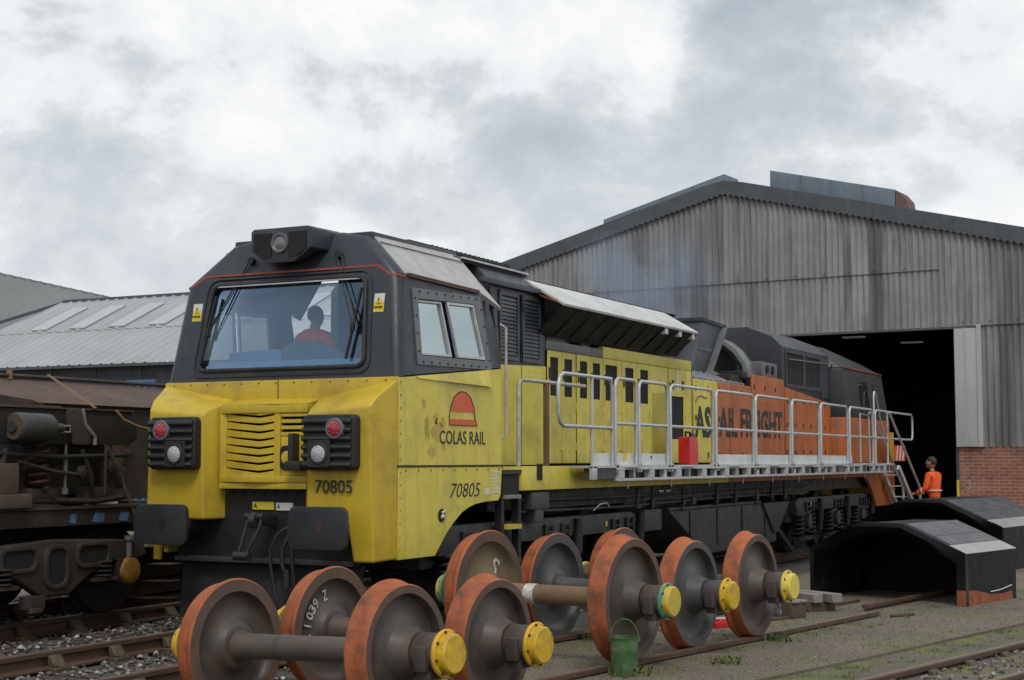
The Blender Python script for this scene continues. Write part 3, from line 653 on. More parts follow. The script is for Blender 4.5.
# ---- cab front, grey
scr = round_poly([(.945, 2.49), (.875, 3.325), (-.875, 3.325), (-.945, 2.49)], .10, 6)
outl = [(1.255, 2.385), (1.125, 3.32), (.74, 3.69), (.45, 3.76), (-.45, 3.76), (-.74, 3.69), (-1.125, 3.32), (-1.255, 2.385)]
mb = MB(); ring_panel(mb, outl, scr, lambda u, v, d: (u, fy(v) + d, v), .05)
FQ = [(1.255, 2.385), (1.125, 3.32), (.74, 3.69), (.45, 3.76), (0, 3.76)]; GQ = [(1.32, 2.385), (1.215, 3.345), (.78, 3.745), (.45, 3.80), (0, 3.80)]
for s in (-1, 1):
    lay = []
    for t, dy in ((0, 0), (.38, .007), (.72, .028), (.93, .06), (1, .095)):
        lay.append([(s * lerp(f[0], g_[0], t), fy(f[1]) + dy, lerp(f[1], g_[1], t)) for f, g_ in zip(FQ, GQ)])
    for a_, b_ in zip(lay, lay[1:]):
        for i in range(len(FQ) - 1): mb.face(a_[i], a_[i + 1], b_[i + 1], b_[i])
cf = mb.build('cab_front', M_GREY, loco, smooth=32)
# rubber surround and glass
def fr(p, dy=0): return (p[0], fy(p[1]) + dy, p[1])
MB().tube([fr(p, -.006) for p in scr], .022, 8, True).build('windscreen_seal', M_RUB, cf)
MB().tube([fr(p, -.004) for p in round_poly([(1.005, 2.43), (.93, 3.385), (-.93, 3.385), (-1.005, 2.43)], .13, 6)], .012, 6, True).build('windscreen_trim', M_GREY, cf)
mb = MB(); n = 8
for i in range(n):
    z0, z1 = 2.47 + (3.34 - 2.47) * i / n, 2.47 + (3.34 - 2.47) * (i + 1) / n
    mb.face((-.96, fy(z0) + .03, z0), (.96, fy(z0) + .03, z0), (.96, fy(z1) + .03, z1), (-.96, fy(z1) + .03, z1))
MB_gl = mb.build('windscreen', M_GLS, loco)
MB().bar(fr((-.86, 3.31), -.012), fr((.86, 3.31), -.012), .02, .012).build('screen_top_strip', M_GALV, cf)
# orange stripe
path = [(-1.12, 3.335), (-.99, 3.425), (.99, 3.425), (1.12, 3.335)]
mb = MB()
for a_, b_ in zip(path, path[1:]): mb.bar((a_[0], fy(a_[1]) - .002, a_[1]), (b_[0], fy(b_[1]) - .002, b_[1]), .008, .018)
for s in (-1, 1): mb.bar((s * 1.12, fy(3.335) - .002, 3.335), (s * 1.20, .80, 3.325), .012, .018); mb.bar((s * 1.20, .80, 3.325), (s * 1.224, .89, 3.32), .012, .018)
mb.build('orange_stripe', M_STRIPE, loco)
# ---- cab sides
side_poly = [(.715, 2.40), (2.60, 2.57), (2.62, 2.9), (2.48, 3.22), (2.25, 3.325), (.87, 3.345)]
hole = round_poly([(1.03, 2.575), (2.33, 2.595), (2.18, 3.195), (1.04, 3.15)], .03, 3)
for s in (-1, 1):
    mb = MB(); ring_panel(mb, side_poly, hole, lambda u, v, d: (s * (xs(v) - d), u, v), .05)
    cs = mb.build('cab_side_panel', M_GREY, loco)
    # bolted window plate
    plate = [(.965, 2.51), (2.425, 2.535), (2.31, 3.27), (.975, 3.225)]
    inner = round_poly([(1.055, 2.60), (2.305, 2.62), (2.16, 3.175), (1.065, 3.13)], .02, 3)
    mb = MB(); ring_panel(mb, plate, inner, lambda u, v, d: (s * (xs(v) + .014 - d), u, v), .06)
    wp = mb.build('window_plate', M_GREY2, loco, bevel=.003, segs=1)
    mb = MB()
    for i in range(4):
        p, q = plate[i], plate[(i + 1) % 4]; L_ = math.hypot(q[0] - p[0], q[1] - p[1]); k = max(3, int(L_ / .16))
        cx_, cz_ = 1.67, 2.88
        for j in range(k):
            u, v = lerp(p[0], q[0], (j + .4) / k), lerp(p[1], q[1], (j + .4) / k); u += (cx_ - u) * .045; v += (cz_ - v) * .08
            mb.cyl((s * (xs(v) + .012), u, v), (s * (xs(v) + .022), u, v), .010, 8)
    tag(mb.build('plate_bolts', M_INK, wp), kind='stuff')
    for quad, sd_ in (([(1.065, 2.61), (1.66, 2.62), (1.54, 3.145), (1.075, 3.125)], 0), ([(1.74, 2.622), (2.30, 2.63), (2.155, 3.17), (1.62, 3.15)], 1)):
        mb = MB(); inn = [(lerp(p[0], sum(q[0] for q in quad) / 4, .10), lerp(p[1], sum(q[1] for q in quad) / 4, .09)) for p in quad]
        ring_panel(mb, quad, inn, lambda u, v, d: (s * (xs(v) + .012 - .02 * (1 - sd_) - d), u, v), .03)
        wf = mb.build('window_frame', M_GALV, loco, bevel=.003, segs=1)
        mb = MB(); x_ = lambda v: s * (xs(v) - .012 - .02 * (1 - sd_)); mb.face(*[(x_(p[1]), p[0], p[1]) for p in quad]); mb.build('pane', M_GLS2, wf)
    # lower lemon side
    mb = MB(); poly = [(.632, 1.59), (2.632, 1.59), (2.632, 2.40), (2.60, 2.555), (.80, 2.39), (.632, 2.375)]
    mb.prism(poly, 'x', s * 1.27, s * 1.32); ls = mb.build('cab_side_lower', M_LEM, loco, bevel=.004, segs=1)
    mb = MB(); mb.hull([(s * 1.30, .92, 2.402), (s * 1.30, 2.36, 2.532), (s * 1.319, 2.36, 2.535), (s * 1.321, .92, 2.404)], [(s * 1.30, .96, 2.385), (s * 1.30, 2.36, 2.37), (s * 1.352, 2.36, 2.365), (s * 1.33, .96, 2.385)])
    mb.build('window_ledge', M_LEM, ls)
    poly = [(.632, .755), (1.285, .755), (1.36, .83), (1.49, .945), (1.63, 1.045), (1.80, 1.139), (1.94, 1.185), (2.08, 1.213), (2.28, 1.23), (2.55, 1.235), (2.60, 1.29), (2.632, 1.575), (.632, 1.575)]
    mb = MB(); mb.prism(poly, 'x', s * 1.27, s * 1.322); sk = mb.build('cab_skirt', M_LEM, loco, bevel=.004, segs=1)
    mb = MB()
    for i in range(9): mb.cyl((s * 1.32, .75 + i * .225, 1.545), (s * 1.326, .75 + i * .225, 1.545), .009, 8)
    for i in range(14): mb.cyl((s * 1.318, .655, .84 + i * .115), (s * 1.325, .655, .84 + i * .115), .007, 8)
    tag(mb.build('panel_bolts', M_BRASS, sk), kind='stuff')
    MB().box(*sorted((s * 1.31, s * 1.328)), .62, 2.64, 1.578, 1.588).build('seam', M_INK, sk)
    mb = MB(); mb.lathe([(.001, 0), (.052, 0), (.062, .006), (.062, .012)], (s * 1.318, 1.395, 1.125), (s, 0, 0), 18); ob = mb.build('socket_recess', M_VOID, sk)
    mb = MB(); mb.cyl((s * 1.32, 1.395, 1.11), (s * 1.35, 1.41, 1.12), .02, 8); mb.cyl((s * 1.325, 1.40, 1.15), (s * 1.36, 1.42, 1.165), .012, 8); mb.build('socket_plug', M_LABW, sk)
    # roof chamfer
    lo0, lo1, up1, up0 = (1.235, .88, 3.352), (1.245, 2.25, 3.325), (.80, 2.62, 3.75), (.785, 1.03, 3.755)
    mb = MB()
    def sl(p): return (s * p[0], p[1], p[2])
    mb.hull([sl(lo0), sl(lo1), sl((1.262, 2.74, 3.185)), sl(up1), sl(up0)], [sl((lo0[0] - .03, lo0[1], lo0[2] - .035)), sl((lo1[0] - .03, lo1[1], lo1[2] - .035)), sl((1.232, 2.74, 3.16)), sl((up1[0] - .03, up1[1], up1[2] - .035)), sl((up0[0] - .03, up0[1], up0[2] - .035))])
    rc = mb.build('roof_slope', M_ROOF, loco, bevel=.004, segs=1)
    MB().bar(sl((lerp(.785, 1.235, .22) + .006, .98, lerp(3.755, 3.352, .22) + .006)), sl((lerp(.8, 1.245, .22) + .008, 2.56, lerp(3.75, 3.325, .22) + .008)), .008, .008).build('roof_seam', M_INK, rc)
    MB().bar(sl((1.238, .93, 3.338)), sl((1.246, 2.27, 3.312)), .02, .035).build('roof_gutter', M_STEELR, rc)
    # cab rear return with wing
    MB().prism([(s * .95, 1.575), (s * 1.30, 1.575), (s * 1.29, 2.6), (s * 1.24, 3.18), (s * .95, 3.3)], 'y', 2.60, 2.66).build('cab_rear_wall', M_GREY, loco) if s == 1 else None
    MB().box(*sorted((s * 1.17, s * 1.25)), 2.40, 2.48, 2.6, 3.24).build('door_pillar', M_GREY, loco)
    MB().tube([(s * 1.30, 2.66, 1.85), (s * 1.335, 2.69, 1.88), (s * 1.335, 2.69, 2.98), (s * 1.28, 2.66, 3.02)], .014, 8).build('grab_rail', M_RAILH, loco)
MB().box(-.80, .80, .99, 2.62, 3.72, 3.785).build('cab_roof', M_GREY, loco, bevel=.02)
# ---- interior
it = MB(); it.box(-1.2, 1.2, .70, 2.58, 1.60, 1.66); it.build('cab_floor', M_BLUEC, loco)
mb = MB(); mb.prism([(-.58, 1.66), (1.15, 1.66), (1.15, 3.30), (.76, 3.68), (-.58, 3.68)], 'y', 2.5, 2.55); mb.box(-1.2, -.58, 2.5, 2.55, 1.66, 2.62); mb.build('cab_bulkhead', M_BLUEC, loco)
MB().box(-.72, .72, 1.0, 2.5, 3.64, 3.67).build('cab_ceiling', M_BLUEC, loco)
mb = MB(); mb.prism([(.72, 2.2), (1.25, 2.2), (1.25, 2.52), (1.02, 2.60), (.74, 2.47)], 'x', -1.1, 1.1); mb.build('driver_desk', M_DESK, loco, bevel=.01)
MB().prism([(-.95, 2.5), (-.32, 2.5), (-.32, 2.66), (-.36, 2.72), (-.95, 2.70)], 'y', 1.12, 1.24).build('desk_console', M_DESK, loco, bevel=.01)
MB().prism([(-.31, 2.5), (.50, 2.5), (.50, 2.58), (.30, 2.70), (.05, 2.79), (-.20, 2.79), (-.31, 2.74)], 'y', 1.13, 1.22).build('seat_back', mat('seat_dark_blue', (.05, .085, .14), .8), loco, bevel=.015)
mb = MB(); mb.prism(rrect(.55, 2.55, .25, .42, .1), 'y', 1.95, 2.06); mb.prism(rrect(.55, 2.2, .25, .06, .05), 'y', 1.55, 2.0); mb.build('driver_seat', M_DESK, loco, bevel=.02)
# ---- headlamp housing on the roof edge
hp = [(-.31, 3.825), (.31, 3.825), (.34, 3.80), (.34, 3.62), (.16, 3.49), (-.16, 3.49), (-.34, 3.62), (-.34, 3.80)]
mb = MB(); mb.hull([(p[0], .64, p[1]) for p in hp], [(p[0] * 1.2, 1.08, max(p[1], 3.6) - .01) for p in hp]); hh = mb.build('headlamp_housing', M_GREY, loco, bevel=.012)
for s in (-1, 1):
    a_, b_ = (.10, .30)
    MB().prism([(s * a_, 3.775), (s * b_, 3.775), (s * b_, 3.62), (s * .20, 3.545), (s * a_, 3.545)], 'y', .628, .655).build('housing_recess', M_VOID, hh)
mb = MB(); mb.lathe([(.055, .02), (.078, .0), (.092, .0), (.098, .012), (.098, .07)], (0, .615, 3.675), (0, 1, 0), 24); mb.build('lamp_ring', M_GREY2, hh)
mb = MB(); mb.lathe([(.0005, -.012), (.04, -.006), (.075, .008), (.08, .02)], (0, .625, 3.675), (0, 1, 0), 20); mb.build('lamp_lens', lens('headlamp_dull', (.16, .16, .17)), hh)
# ---- wipers
for s in (-1, 1):
    top = (s * .50, fy(3.56) - .03, 3.56); el_ = (s * .80 if s > 0 else -.86, fy(2.86) - .035, 2.86)
    wv = MB(); wv.tube([top, el_], .008, 6); wv.tube([(top[0] + .05, top[1], top[2] + .01), (el_[0] + .03, el_[1], el_[2] + .02)], .006, 6)
    wr = wv.build('wiper', M_RUB, loco)
    mb = MB(); tilt = .05; mb.bar((el_[0] + tilt, fy(3.2) - .02, 3.22), (el_[0] - tilt, fy(2.58) - .02, 2.56), .016, .03, (0, 1, 0)); mb.build('wiper_blade', M_RUB, wr)
    MB().obox((el_[0], el_[1], el_[2]), (1, 0, 0), (0, 0, 1), (0, 1, 0), .022, .045, .015).build('wiper_joint', M_RUB, wr, bevel=.006)
    MB().cyl((top[0] + .02, top[1] + .03, top[2]), (top[0] + .02, top[1] - .02, top[2]), .035, 10).build('wiper_pivot', M_RUB, wr)
# ---- warning labels on the cab front
for s, x_, z_ in ((-1, -1.04, 3.075), (1, 1.04, 3.075)):
    y_ = fy(z_) - .004
    lb_ = MB().obox((x_, y_, z_ - .04), (1, 0, 0), (0, .17, 1), (0, 1, -.17), .055, .05, .003).build('warning_label', M_LABY, loco)
    MB().obox((x_, y_ + .014, z_ + .045), (1, 0, 0), (0, .17, 1), (0, 1, -.17), .055, .038, .003).build('label_top', M_LABW, lb_)
    mb = MB(); mb.add([(x_ - .035, y_ - .006, z_ - .01), (x_ + .035, y_ - .006, z_ - .01), (x_, y_ + .004, z_ + .06)], [(0, 1, 2)]); mb.build('label_triangle', M_LABY, lb_)
    text('!', .045, (x_ - .006, y_ - .009, z_ - .002), (1, 0, 0), (0, .17, 1), 'label_mark', M_INK, lb_)
    text('DANGER', .016, (x_ - .045, y_ - .014, z_ - .05), (1, 0, 0), (0, .17, 1), 'label_text', M_INK, lb_, width=.09)
# ---- nose
mb = MB(); mb.box(-1.315, 1.315, .60, .66, 2.17, 2.385); nb = mb.build('nose_band', M_YEL, loco, bevel=.015)
mb = MB()
for i in range(13): mb.cyl((-1.2 + i * .2, .604, 2.355), (-1.2 + i * .2, .597, 2.355), .008, 8)
tag(mb.build('band_bolts', M_BRASS, nb), kind='stuff')
MB().box(.02, .028, .597, .602, 2.18, 2.38).build('band_seam', M_INK, nb)
for s in (-1, 1):
    c2, d2 = (1.06, 1.0) if s > 0 else (1.16, 1.1)
    cz = .745 if s > 0 else 1.0
    if s < 0: MB().box(-1.17, -1.09, .30, .34, .71, 1.1).build('step_tab', M_YEL, loco, bevel=.012)
    V_ = dict(A=(.585, .265, 2.06), B=(1.235, .285, 2.11), C=(1.27, .30, cz), C2=(c2, .295, cz), D2=(d2, .29, 1.09), D=(.575, .28, 1.09), A1=(.575, .36, 2.12), B1=(1.265, .36, 2.20), A2=(.47, .63, 2.21), B2=(1.318, .632, 2.375), S=(1.318, .632, .76), S2=(c2, .632, cz + .015), E2=(d2, .632, 1.09), E=(.475, .632, 1.09))
    k = list(V_); ix = {a_: i for i, a_ in enumerate(k)}
    fcs = [('A', 'B', 'C', 'C2', 'D2', 'D'), ('A', 'A1', 'B1', 'B'), ('A1', 'A2', 'B2', 'B1'), ('B', 'B1', 'B2'), ('B', 'B2', 'S', 'C'), ('A', 'D', 'E', 'A2', 'A1'), ('D', 'D2', 'E2', 'E'), ('D2', 'C2', 'S2', 'E2'), ('C2', 'C', 'S', 'S2'), ('A2', 'E', 'E2', 'S2', 'S', 'B2')]
    mb = MB(); mb.add([(s * V_[q][0], V_[q][1], V_[q][2]) for q in k], [tuple(ix[q] for q in f) for f in fcs])
    ck = mb.build('nose_cheek', M_YEL, loco, bevel=.028, segs=3, smooth=50)
    # light cluster: ribbed black housing, red and white lamps
    mb = MB(); mb.prism(rrect(s * .87, 1.795, .268, .245, .05), 'y', .175, .30); lc = mb.build('light_cluster', M_RUB, loco, bevel=.02, segs=3)
    for i in range(6):
        z_ = 1.60 + i * .076
        x0, x1 = s * .87 - .275, s * .87 + .25
        MB().tube([(x0, .215, z_), (x0 + .015, .18, z_), (x0 + .05, .160, z_), (x1 - .05, .160, z_), (x1 - .01, .178, z_)], .027, 8).build('housing_rib', M_RUB, lc)
    for nm, x_, z_, r_, lm in (('tail_lamp', s * .965, 1.914, .078, M_LRED), ('marker_lamp', s * .80, 1.695, .086, M_LWHT)):
        mb = MB()
        if nm == 'marker_lamp': mb.prism(rrect(x_, z_, .118, .118, .02), 'y', .128, .18)
        mb.lathe([(r_ * .86, .004), (r_ + .008, 0), (r_ + .016, .01), (r_ + .016, .06)], (x_, .12, z_), (0, 1, 0), 24)
        lp = mb.build(nm, M_RUB if nm == 'marker_lamp' else M_GREY2, lc, bevel=.004, segs=1)
        mb = MB(); mb.lathe([(.0005, -.02), (r_ * .5, -.014), (r_ * .85, .0), (r_ * .88, .012)], (x_, .122, z_), (0, 1, 0), 22); g_ = mb.build('lens', lm, lc)
        mb = MB()
        for i in range(7 if nm == 'marker_lamp' else 19):
            a_ = i * 2.399; q = r_ * .75 * math.sqrt((i + .3) / (7 if nm == 'marker_lamp' else 19)); mb.lathe([(.0005, -.006), (.008, -.003), (.01, .004)], (x_ + q * math.cos(a_), 0.106 + (q / r_) ** 2 * .016, z_ + q * math.sin(a_)), (0, 1, 0), 6)
        tag(mb.build('lens_cells', lm, lc), kind='stuff')
text('70805', .115, (.675, .268, 1.35), (1, 0, 0), (0, 0, 1), 'front_number', M_INK, loco, width=.39, bold=.0, depth=.0012)
# ---- grille
mb = MB(); mb.box(-.47, .47, .50, .54, 1.40, 2.16); gr = mb.build('grille_back', M_VOID, loco)
fold = [(-.425, .425), (-.06, .375), (.135, .40)]
def foldprism(pl, z0, z1, th=.05): return MB().prism(pl + [(p[0], p[1] + th) for p in reversed(pl)], 'z', z0, z1)
for i in range(9):
    z_ = 1.47 + i * .072
    st_ = [(-.425, .425, .0, .064), (-.30, .408, -.010, .056), (-.02, .37, -.030, .050), (.06, .385, -.022, .052), (.135, .40, -.012, .056)]
    P0 = [(x_, y_, max(1.452, z_ + d_ + .03)) for x_, y_, d_, h_ in st_]; P1 = [(x_, y_, min(2.07, z_ + d_ + h_ + .03)) for x_, y_, d_, h_ in st_]
    mb = MB(); n_ = len(st_); vv = P0 + P1 + [(p[0], p[1] + .05, p[2]) for p in P0] + [(p[0], p[1] + .05, p[2]) for p in P1]; ff = []
    for k in range(n_ - 1):
        ff += [(k, k + 1, n_ + k + 1, n_ + k), (2 * n_ + k, 3 * n_ + k, 3 * n_ + k + 1, 2 * n_ + k + 1), (k, 2 * n_ + k, 2 * n_ + k + 1, k + 1), (n_ + k, n_ + k + 1, 3 * n_ + k + 1, 3 * n_ + k)]
    ff += [(0, n_, 3 * n_, 2 * n_), (n_ - 1, 3 * n_ - 1, 4 * n_ - 1, 2 * n_ - 1)]
    mb.add(vv, ff); mb.build('grille_slat', M_YEL, gr, bevel=.003, segs=1)
foldprism([(-.485, .40), (-.425, .42)], 1.45, 2.14).build('grille_border', M_YEL, gr, bevel=.004)
foldprism([(-.485, .40), (-.06, .355), (.135, .385), (.485, .41)], 2.07, 2.15, .2).build('grille_border', M_YEL, gr, bevel=.006)
foldprism([(-.485, .40), (-.06, .36), (.135, .385), (.485, .41)], 1.435, 1.498, .2).build('grille_border', M_YEL, gr, bevel=.006)
foldprism([(.135, .395), (.20, .40)], 1.50, 2.07).build('grille_border', M_YEL, gr)
for i in range(4): foldprism([(.205, .40), (.485, .42)], 1.86 + i * .058, 1.86 + i * .058 + (.034 if i < 3 else .03)).build('grille_slat', M_YEL, gr, bevel=.003, segs=1)
foldprism([(.205, .405), (.485, .425)], 1.50, 1.855).build('grille_access_plate', M_YEL, gr, bevel=.004)
MB().hull([(-.485, .40, 2.15), (-.06, .355, 2.15), (.485, .41, 2.15), (.485, .62, 2.15), (-.485, .62, 2.15)], [(-.485, .60, 2.20), (-.06, .60, 2.21), (.485, .60, 2.20), (.485, .64, 2.2), (-.485, .64, 2.2)]).build('grille_hood', M_YEL, gr, bevel=.006)
mb = MB(); mb.prism(rrect(.285, 1.66, .085, .11, .05), 'y', .395, .41); hn = mb.build('handle_recess', M_VOID, gr)
mb = MB(); mb.lathe([(.0005, 0), (.05, .004), (.062, .016)], (.275, .378, 1.66), (0, 1, 0), 16); mb.build('handle_disc', M_YEL, gr)
mb = MB(); mb.box(.345, .40, .31, .42, 1.58, 1.88); mb.box(.33, .50, .28, .40, 1.545, 1.63); mb.build('latch_bracket', M_RUB, gr, bevel=.01)
mb = MB(); mb.box(-.49, .49, .40, .47, 1.375, 1.432); lip = mb.build('nose_lip', M_YEL, loco, bevel=.012)
# ---- buffer beam
mb = MB(); mb.box(-1.05, 1.05, .52, .62, .74, 1.40); bfb = mb.build('buffer_beam', M_BLK, loco)
mb = MB()
for i in range(8): mb.cyl((-.42 + i * .12, .52, 1.33), (-.42 + i * .12, .505, 1.33), .014, 8)
tag(mb.build('beam_bolts', M_BLK, bfb), kind='stuff')
MB().box(-.18, .06, .505, .519, 1.185, 1.255).build('beam_label_yellow', M_LABY, bfb); MB().box(.085, .27, .505, .519, 1.18, 1.25).build('beam_label_white', M_LABW, bfb)
text('A', .04, (-.165, .503, 1.2), (1, 0, 0), (0, 0, 1), 'label_letter', M_INK, bfb); text('4', .04, (.10, .503, 1.195), (1, 0, 0), (0, 0, 1), 'label_letter', M_INK, bfb)
MB().box(.448, .465, .46, .52, 1.12, 1.36).build('red_isolator', M_LOGO, bfb)
MB().box(-1.0, 1.0, .40, .52, .70, .745).build('beam_flange', M_BLK2, bfb, bevel=.006)
mb = MB(); mb.hull([(-.95, .42, .18), (.95, .42, .18), (.95, .50, .18), (-.95, .50, .18)], [(-1.0, .54, .70), (1.0, .54, .70), (1.0, .6, .70), (-1.0, .6, .70)]); mb.build('obstacle_deflector', M_BLK, loco, bevel=.01)
for s in (-1, 1):
    pad = [(s * .865 + q, z_) for q, z_ in ((-.26, .865), (.26, .865), (.295, .90), (.312, 1.05), (.295, 1.20), (.26, 1.235), (-.26, 1.235), (-.295, 1.20), (-.312, 1.05), (-.295, .90))]
    mb = MB(); mb.prism(round_poly(pad, .03, 3), 'y', .02, .07); bp_ = mb.build('buffer', M_BUF, loco, bevel=.008)
    mb = MB(); mb.lathe([(.155, .072), (.155, .10), (.10, .11), (.10, .28), (.135, .29), (.15, .54)], (s * .865, 0, 1.05), (0, 1, 0), 20); mb.build('buffer_shank', M_BLK, bp_)
    mb = MB()
    for k in range(7): mb.prism([(s * .865 + .03 + (.03 + .055 * ((k * 7) % 5) / 5) * math.cos(k * .9 + t) * random.uniform(.5, 1), 1.06 + (.03 + .06 * ((k * 3) % 5) / 5) * math.sin(k * .9 + t) * random.uniform(.6, 1)) for t in (0, 1.1, 2.2, 3.6, 5.0)], 'y', .0165 + k * .0003, .0195)
    mb.build('grease_mark', mat('grease', (.022, .022, .025), .4) if s < 0 else mat('dried_red_grease', (.045, .021, .024), .6), bp_)
# coupling and hoses
mb = MB(); mb.prism(round_poly([(.52, 1.02), (.30, 1.06), (.18, 1.02), (.14, 1.10), (.20, 1.18), (.30, 1.16), (.52, 1.14)], .03, 3), 'x', .03, .09); hk = mb.build('coupling_hook', M_BUF, loco, bevel=.01)
mb = MB()
for s in (-1, 1): mb.tube([(.06 + s * .07, .22, 1.13), (.06 + s * .075, .20, 1.05), (.0 + s * .05, .16, .86), (-.03 + s * .045, .15, .78)], .018, 8)
mb.cyl((-.04, .22, 1.13), (.16, .22, 1.13), .03, 10); mb.cyl((-.11, .15, .78), (.06, .15, .78), .04, 10); mb.build('screw_coupling', M_BUF, hk)
for hx, r_, dz in ((.33, .022, .62), (.44, .02, .40), (.20, .016, .5)):
    MB().tube([(hx + .10, .50, 1.02), (hx + .09, .42, 1.04), (hx + .02, .36, .98), (hx - .05, .34, .85), (hx - .05, .34, .70), (hx, .35, dz - .06), (hx + .03, .36, dz - .14)], r_, 8).build('brake_hose', M_RUB, loco)
mb = MB(); mb.cyl((.33, .34, .62), (.33, .34, .50), .035, 10); mb.cyl((.33, .34, .66), (.33, .34, .62), .028, 10); mb.build('hose_coupling', M_BUF, loco)
# ---- side lettering
AY, UZ = (0, 1, 0), (0, 0, 1)
mb = MB(); pts = [(1.545, 1.975)] + [(1.56 + .235 - .235 * math.cos(math.pi * k / 14 * .96), 2.02 + .27 * math.sin(math.pi * (k + .2) / 15)) for k in range(0, 15)] + [(2.045, 2.02), (2.105, 1.975)]
def dome(z0, z1, nm, m):
    P_ = []
    for k in range(9):
        z_ = lerp(z0, z1, k / 8); P_.append(z_)
    def hw(z_): t = (z_ - 1.975) / .32; return math.sqrt(max(0, 1 - t ** 2.4))
    L_ = [(1.80 - .255 * hw(z_), z_) for z_ in P_]; R_ = [(1.80 + .245 * hw(z_) + (.05 if z_ < 2.0 else 0), z_) for z_ in reversed(P_)]
    MB().prism(L_ + R_, 'x', 1.318, 1.3235).build(nm, m, loco)
dome(1.975, 1.998, 'emblem_base', M_LOGO); dome(2.002, 2.03, 'emblem_base', M_LOGO); dome(2.1, 2.294, 'emblem_dome', M_LOGO)
mb = MB(); mb.tube([(1.323, 1.80 - .262, 1.972), (1.323, 1.80 - .258, 2.05), (1.323, 1.80 - .235, 2.14), (1.323, 1.80 - .17, 2.235), (1.323, 1.80 - .08, 2.285), (1.323, 1.80, 2.298), (1.323, 1.80 + .08, 2.285), (1.323, 1.80 + .17, 2.235), (1.323, 1.80 + .23, 2.14), (1.323, 1.80 + .253, 2.03), (1.323, 2.10, 1.972)], .005, 5, True); mb.build('emblem_outline', M_INK, loco)
text('COLAS RAIL', .128, (1.323, 1.36, 1.79), AY, UZ, 'company_lettering', M_INK, loco, width=.91, bold=.006, depth=.0012)
text('70805', .135, (1.324, 1.565, 1.285), AY, UZ, 'side_number', M_INK, loco, width=.60, shear=.25, bold=-.004, depth=.0012)
random.seed(3)
for (y0, z0, w_, h_) in ((1.07, 1.78, .12, .30), (1.12, 1.66, .2, .12), (1.2, 1.75, .22, .30), (1.24, 1.95, .09, .14), (1.38, 1.70, .1, .16), (1.36, 1.92, .12, .14), (1.03, 2.1, .08, .13)):
    pl = [(y0 + w_ * .5 + w_ * .5 * math.cos(t) * random.uniform(.45, 1.1), z0 + h_ * .5 + h_ * .5 * math.sin(t) * random.uniform(.45, 1.1)) for t in [k * 6.283 / 16 for k in range(16)]]
    MB().prism(pl, 'x', 1.3185, 1.3208).build('peeled_decal', M_GHOST, loco)
for i in range(7): MB().box(1.321, 1.325, 2.42 + (i % 2) * .02, 2.56 - (i % 3) * .02, 1.31 + i * .034, 1.33 + i * .034).build('data_label', M_LABW, loco)
MB().box(1.321, 1.325, 2.27, 2.36, 1.30, 1.36).build('data_label', M_LABW, loco)
# ================================================================== hood
hood = loco
HX = 1.0
MB().box(-1.32, 1.32, 2.64, 20.2, 1.50, 1.572).build('walkway_deck', M_BLK2, loco)
for s in (-1, 1):
    x0, x1 = sorted((s * 1.29, s * 1.335))
    MB().box(x0, x1, 3.06, 9.6, 1.325, 1.575).build('frame_sill', M_LEM, loco, bevel=.006)
    MB().box(x0, x1, 2.64, 3.06, 1.54, 1.575).build('frame_sill', M_LEM, loco)
    MB().box(x0, x1, 9.605, 17.4, 1.325, 1.575).build('frame_sill', M_ORG, loco, bevel=.006)
MB().box(1.20, 1.30, 2.68, 3.05, 1.28, 1.53).build('step_recess', M_VOID, loco)
MB().box(1.18, 1.34, 2.70, 3.03, 1.245, 1.285).build('upper_step', M_WOOD, loco, bevel=.006)
MB().box(1.335, 1.345, 3.40, 3.52, 1.43, 1.60).build('jack_slot', M_VOID, loco)
mb = MB(); mb.box(1.16, 1.33, 3.30, 3.72, 1.12, 1.30); mb.box(1.14, 1.32, 3.40, 3.60, .98, 1.12); mb.build('lift_bracket', M_BLK2, loco, bevel=.012)
# a) louvre cabinet
mb = MB(); mb.prism([(-1.0, 1.575), (1.0, 1.575), (1.0, 3.50), (.82, 3.70), (-.82, 3.70), (-1.0, 3.50)], 'y', 2.98, 4.30); mb.build('cabinet_body', M_GREY, loco, bevel=.01)
MB().box(.99, 1.012, 2.68, 4.30, 1.585, 2.60).build('cabinet_lower_panel', M_LEM, loco, bevel=.004, segs=1)
MB().prism([(2.68, 2.60), (4.30, 2.60), (4.30, 2.685), (2.68, 2.63)], 'x', .985, 1.011).build('cabinet_lower_panel', M_LEM, loco)
for yy in (3.18, 3.68): MB().box(1.011, 1.014, yy, yy + .012, 1.6, 3.45).build('cabinet_seam', M_INK, loco)
for (y0, y1) in ((3.16, 3.62), (3.70, 4.16)):
    mb = MB(); ring_panel(mb, [(y0, 2.70), (y1, 2.70), (y1, 3.44), (y0, 3.44)], [(y0 + .045, 2.75), (y1 - .045, 2.75), (y1 - .045, 3.385), (y0 + .045, 3.385)], lambda u, v, d: (1.025 - d, u, v), .03)
    ld = mb.build('louvre_door', M_GREY, loco, bevel=.004, segs=1)
    MB().box(.998, 1.003, y0 + .02, y1 - .02, 2.72, 3.42).build('louvre_back', M_VOID, ld)
    s0 = None
    for i in range(15):
        z_ = 2.765 + i * .0415
        if s0 is None: s0 = MB().hull([(1.004, y0 + .05, 0), (1.004, y1 - .05, 0), (1.02, y1 - .05, -.004), (1.02, y0 + .05, -.004)], [(1.004, y0 + .05, .034), (1.004, y1 - .05, .034), (1.01, y1 - .05, .03), (1.01, y0 + .05, .03)]).build('louvre_slat', M_GREY, ld); o = s0
        else: o = s0.copy(); col.objects.link(o)
        o.location = (0, 0, z_)
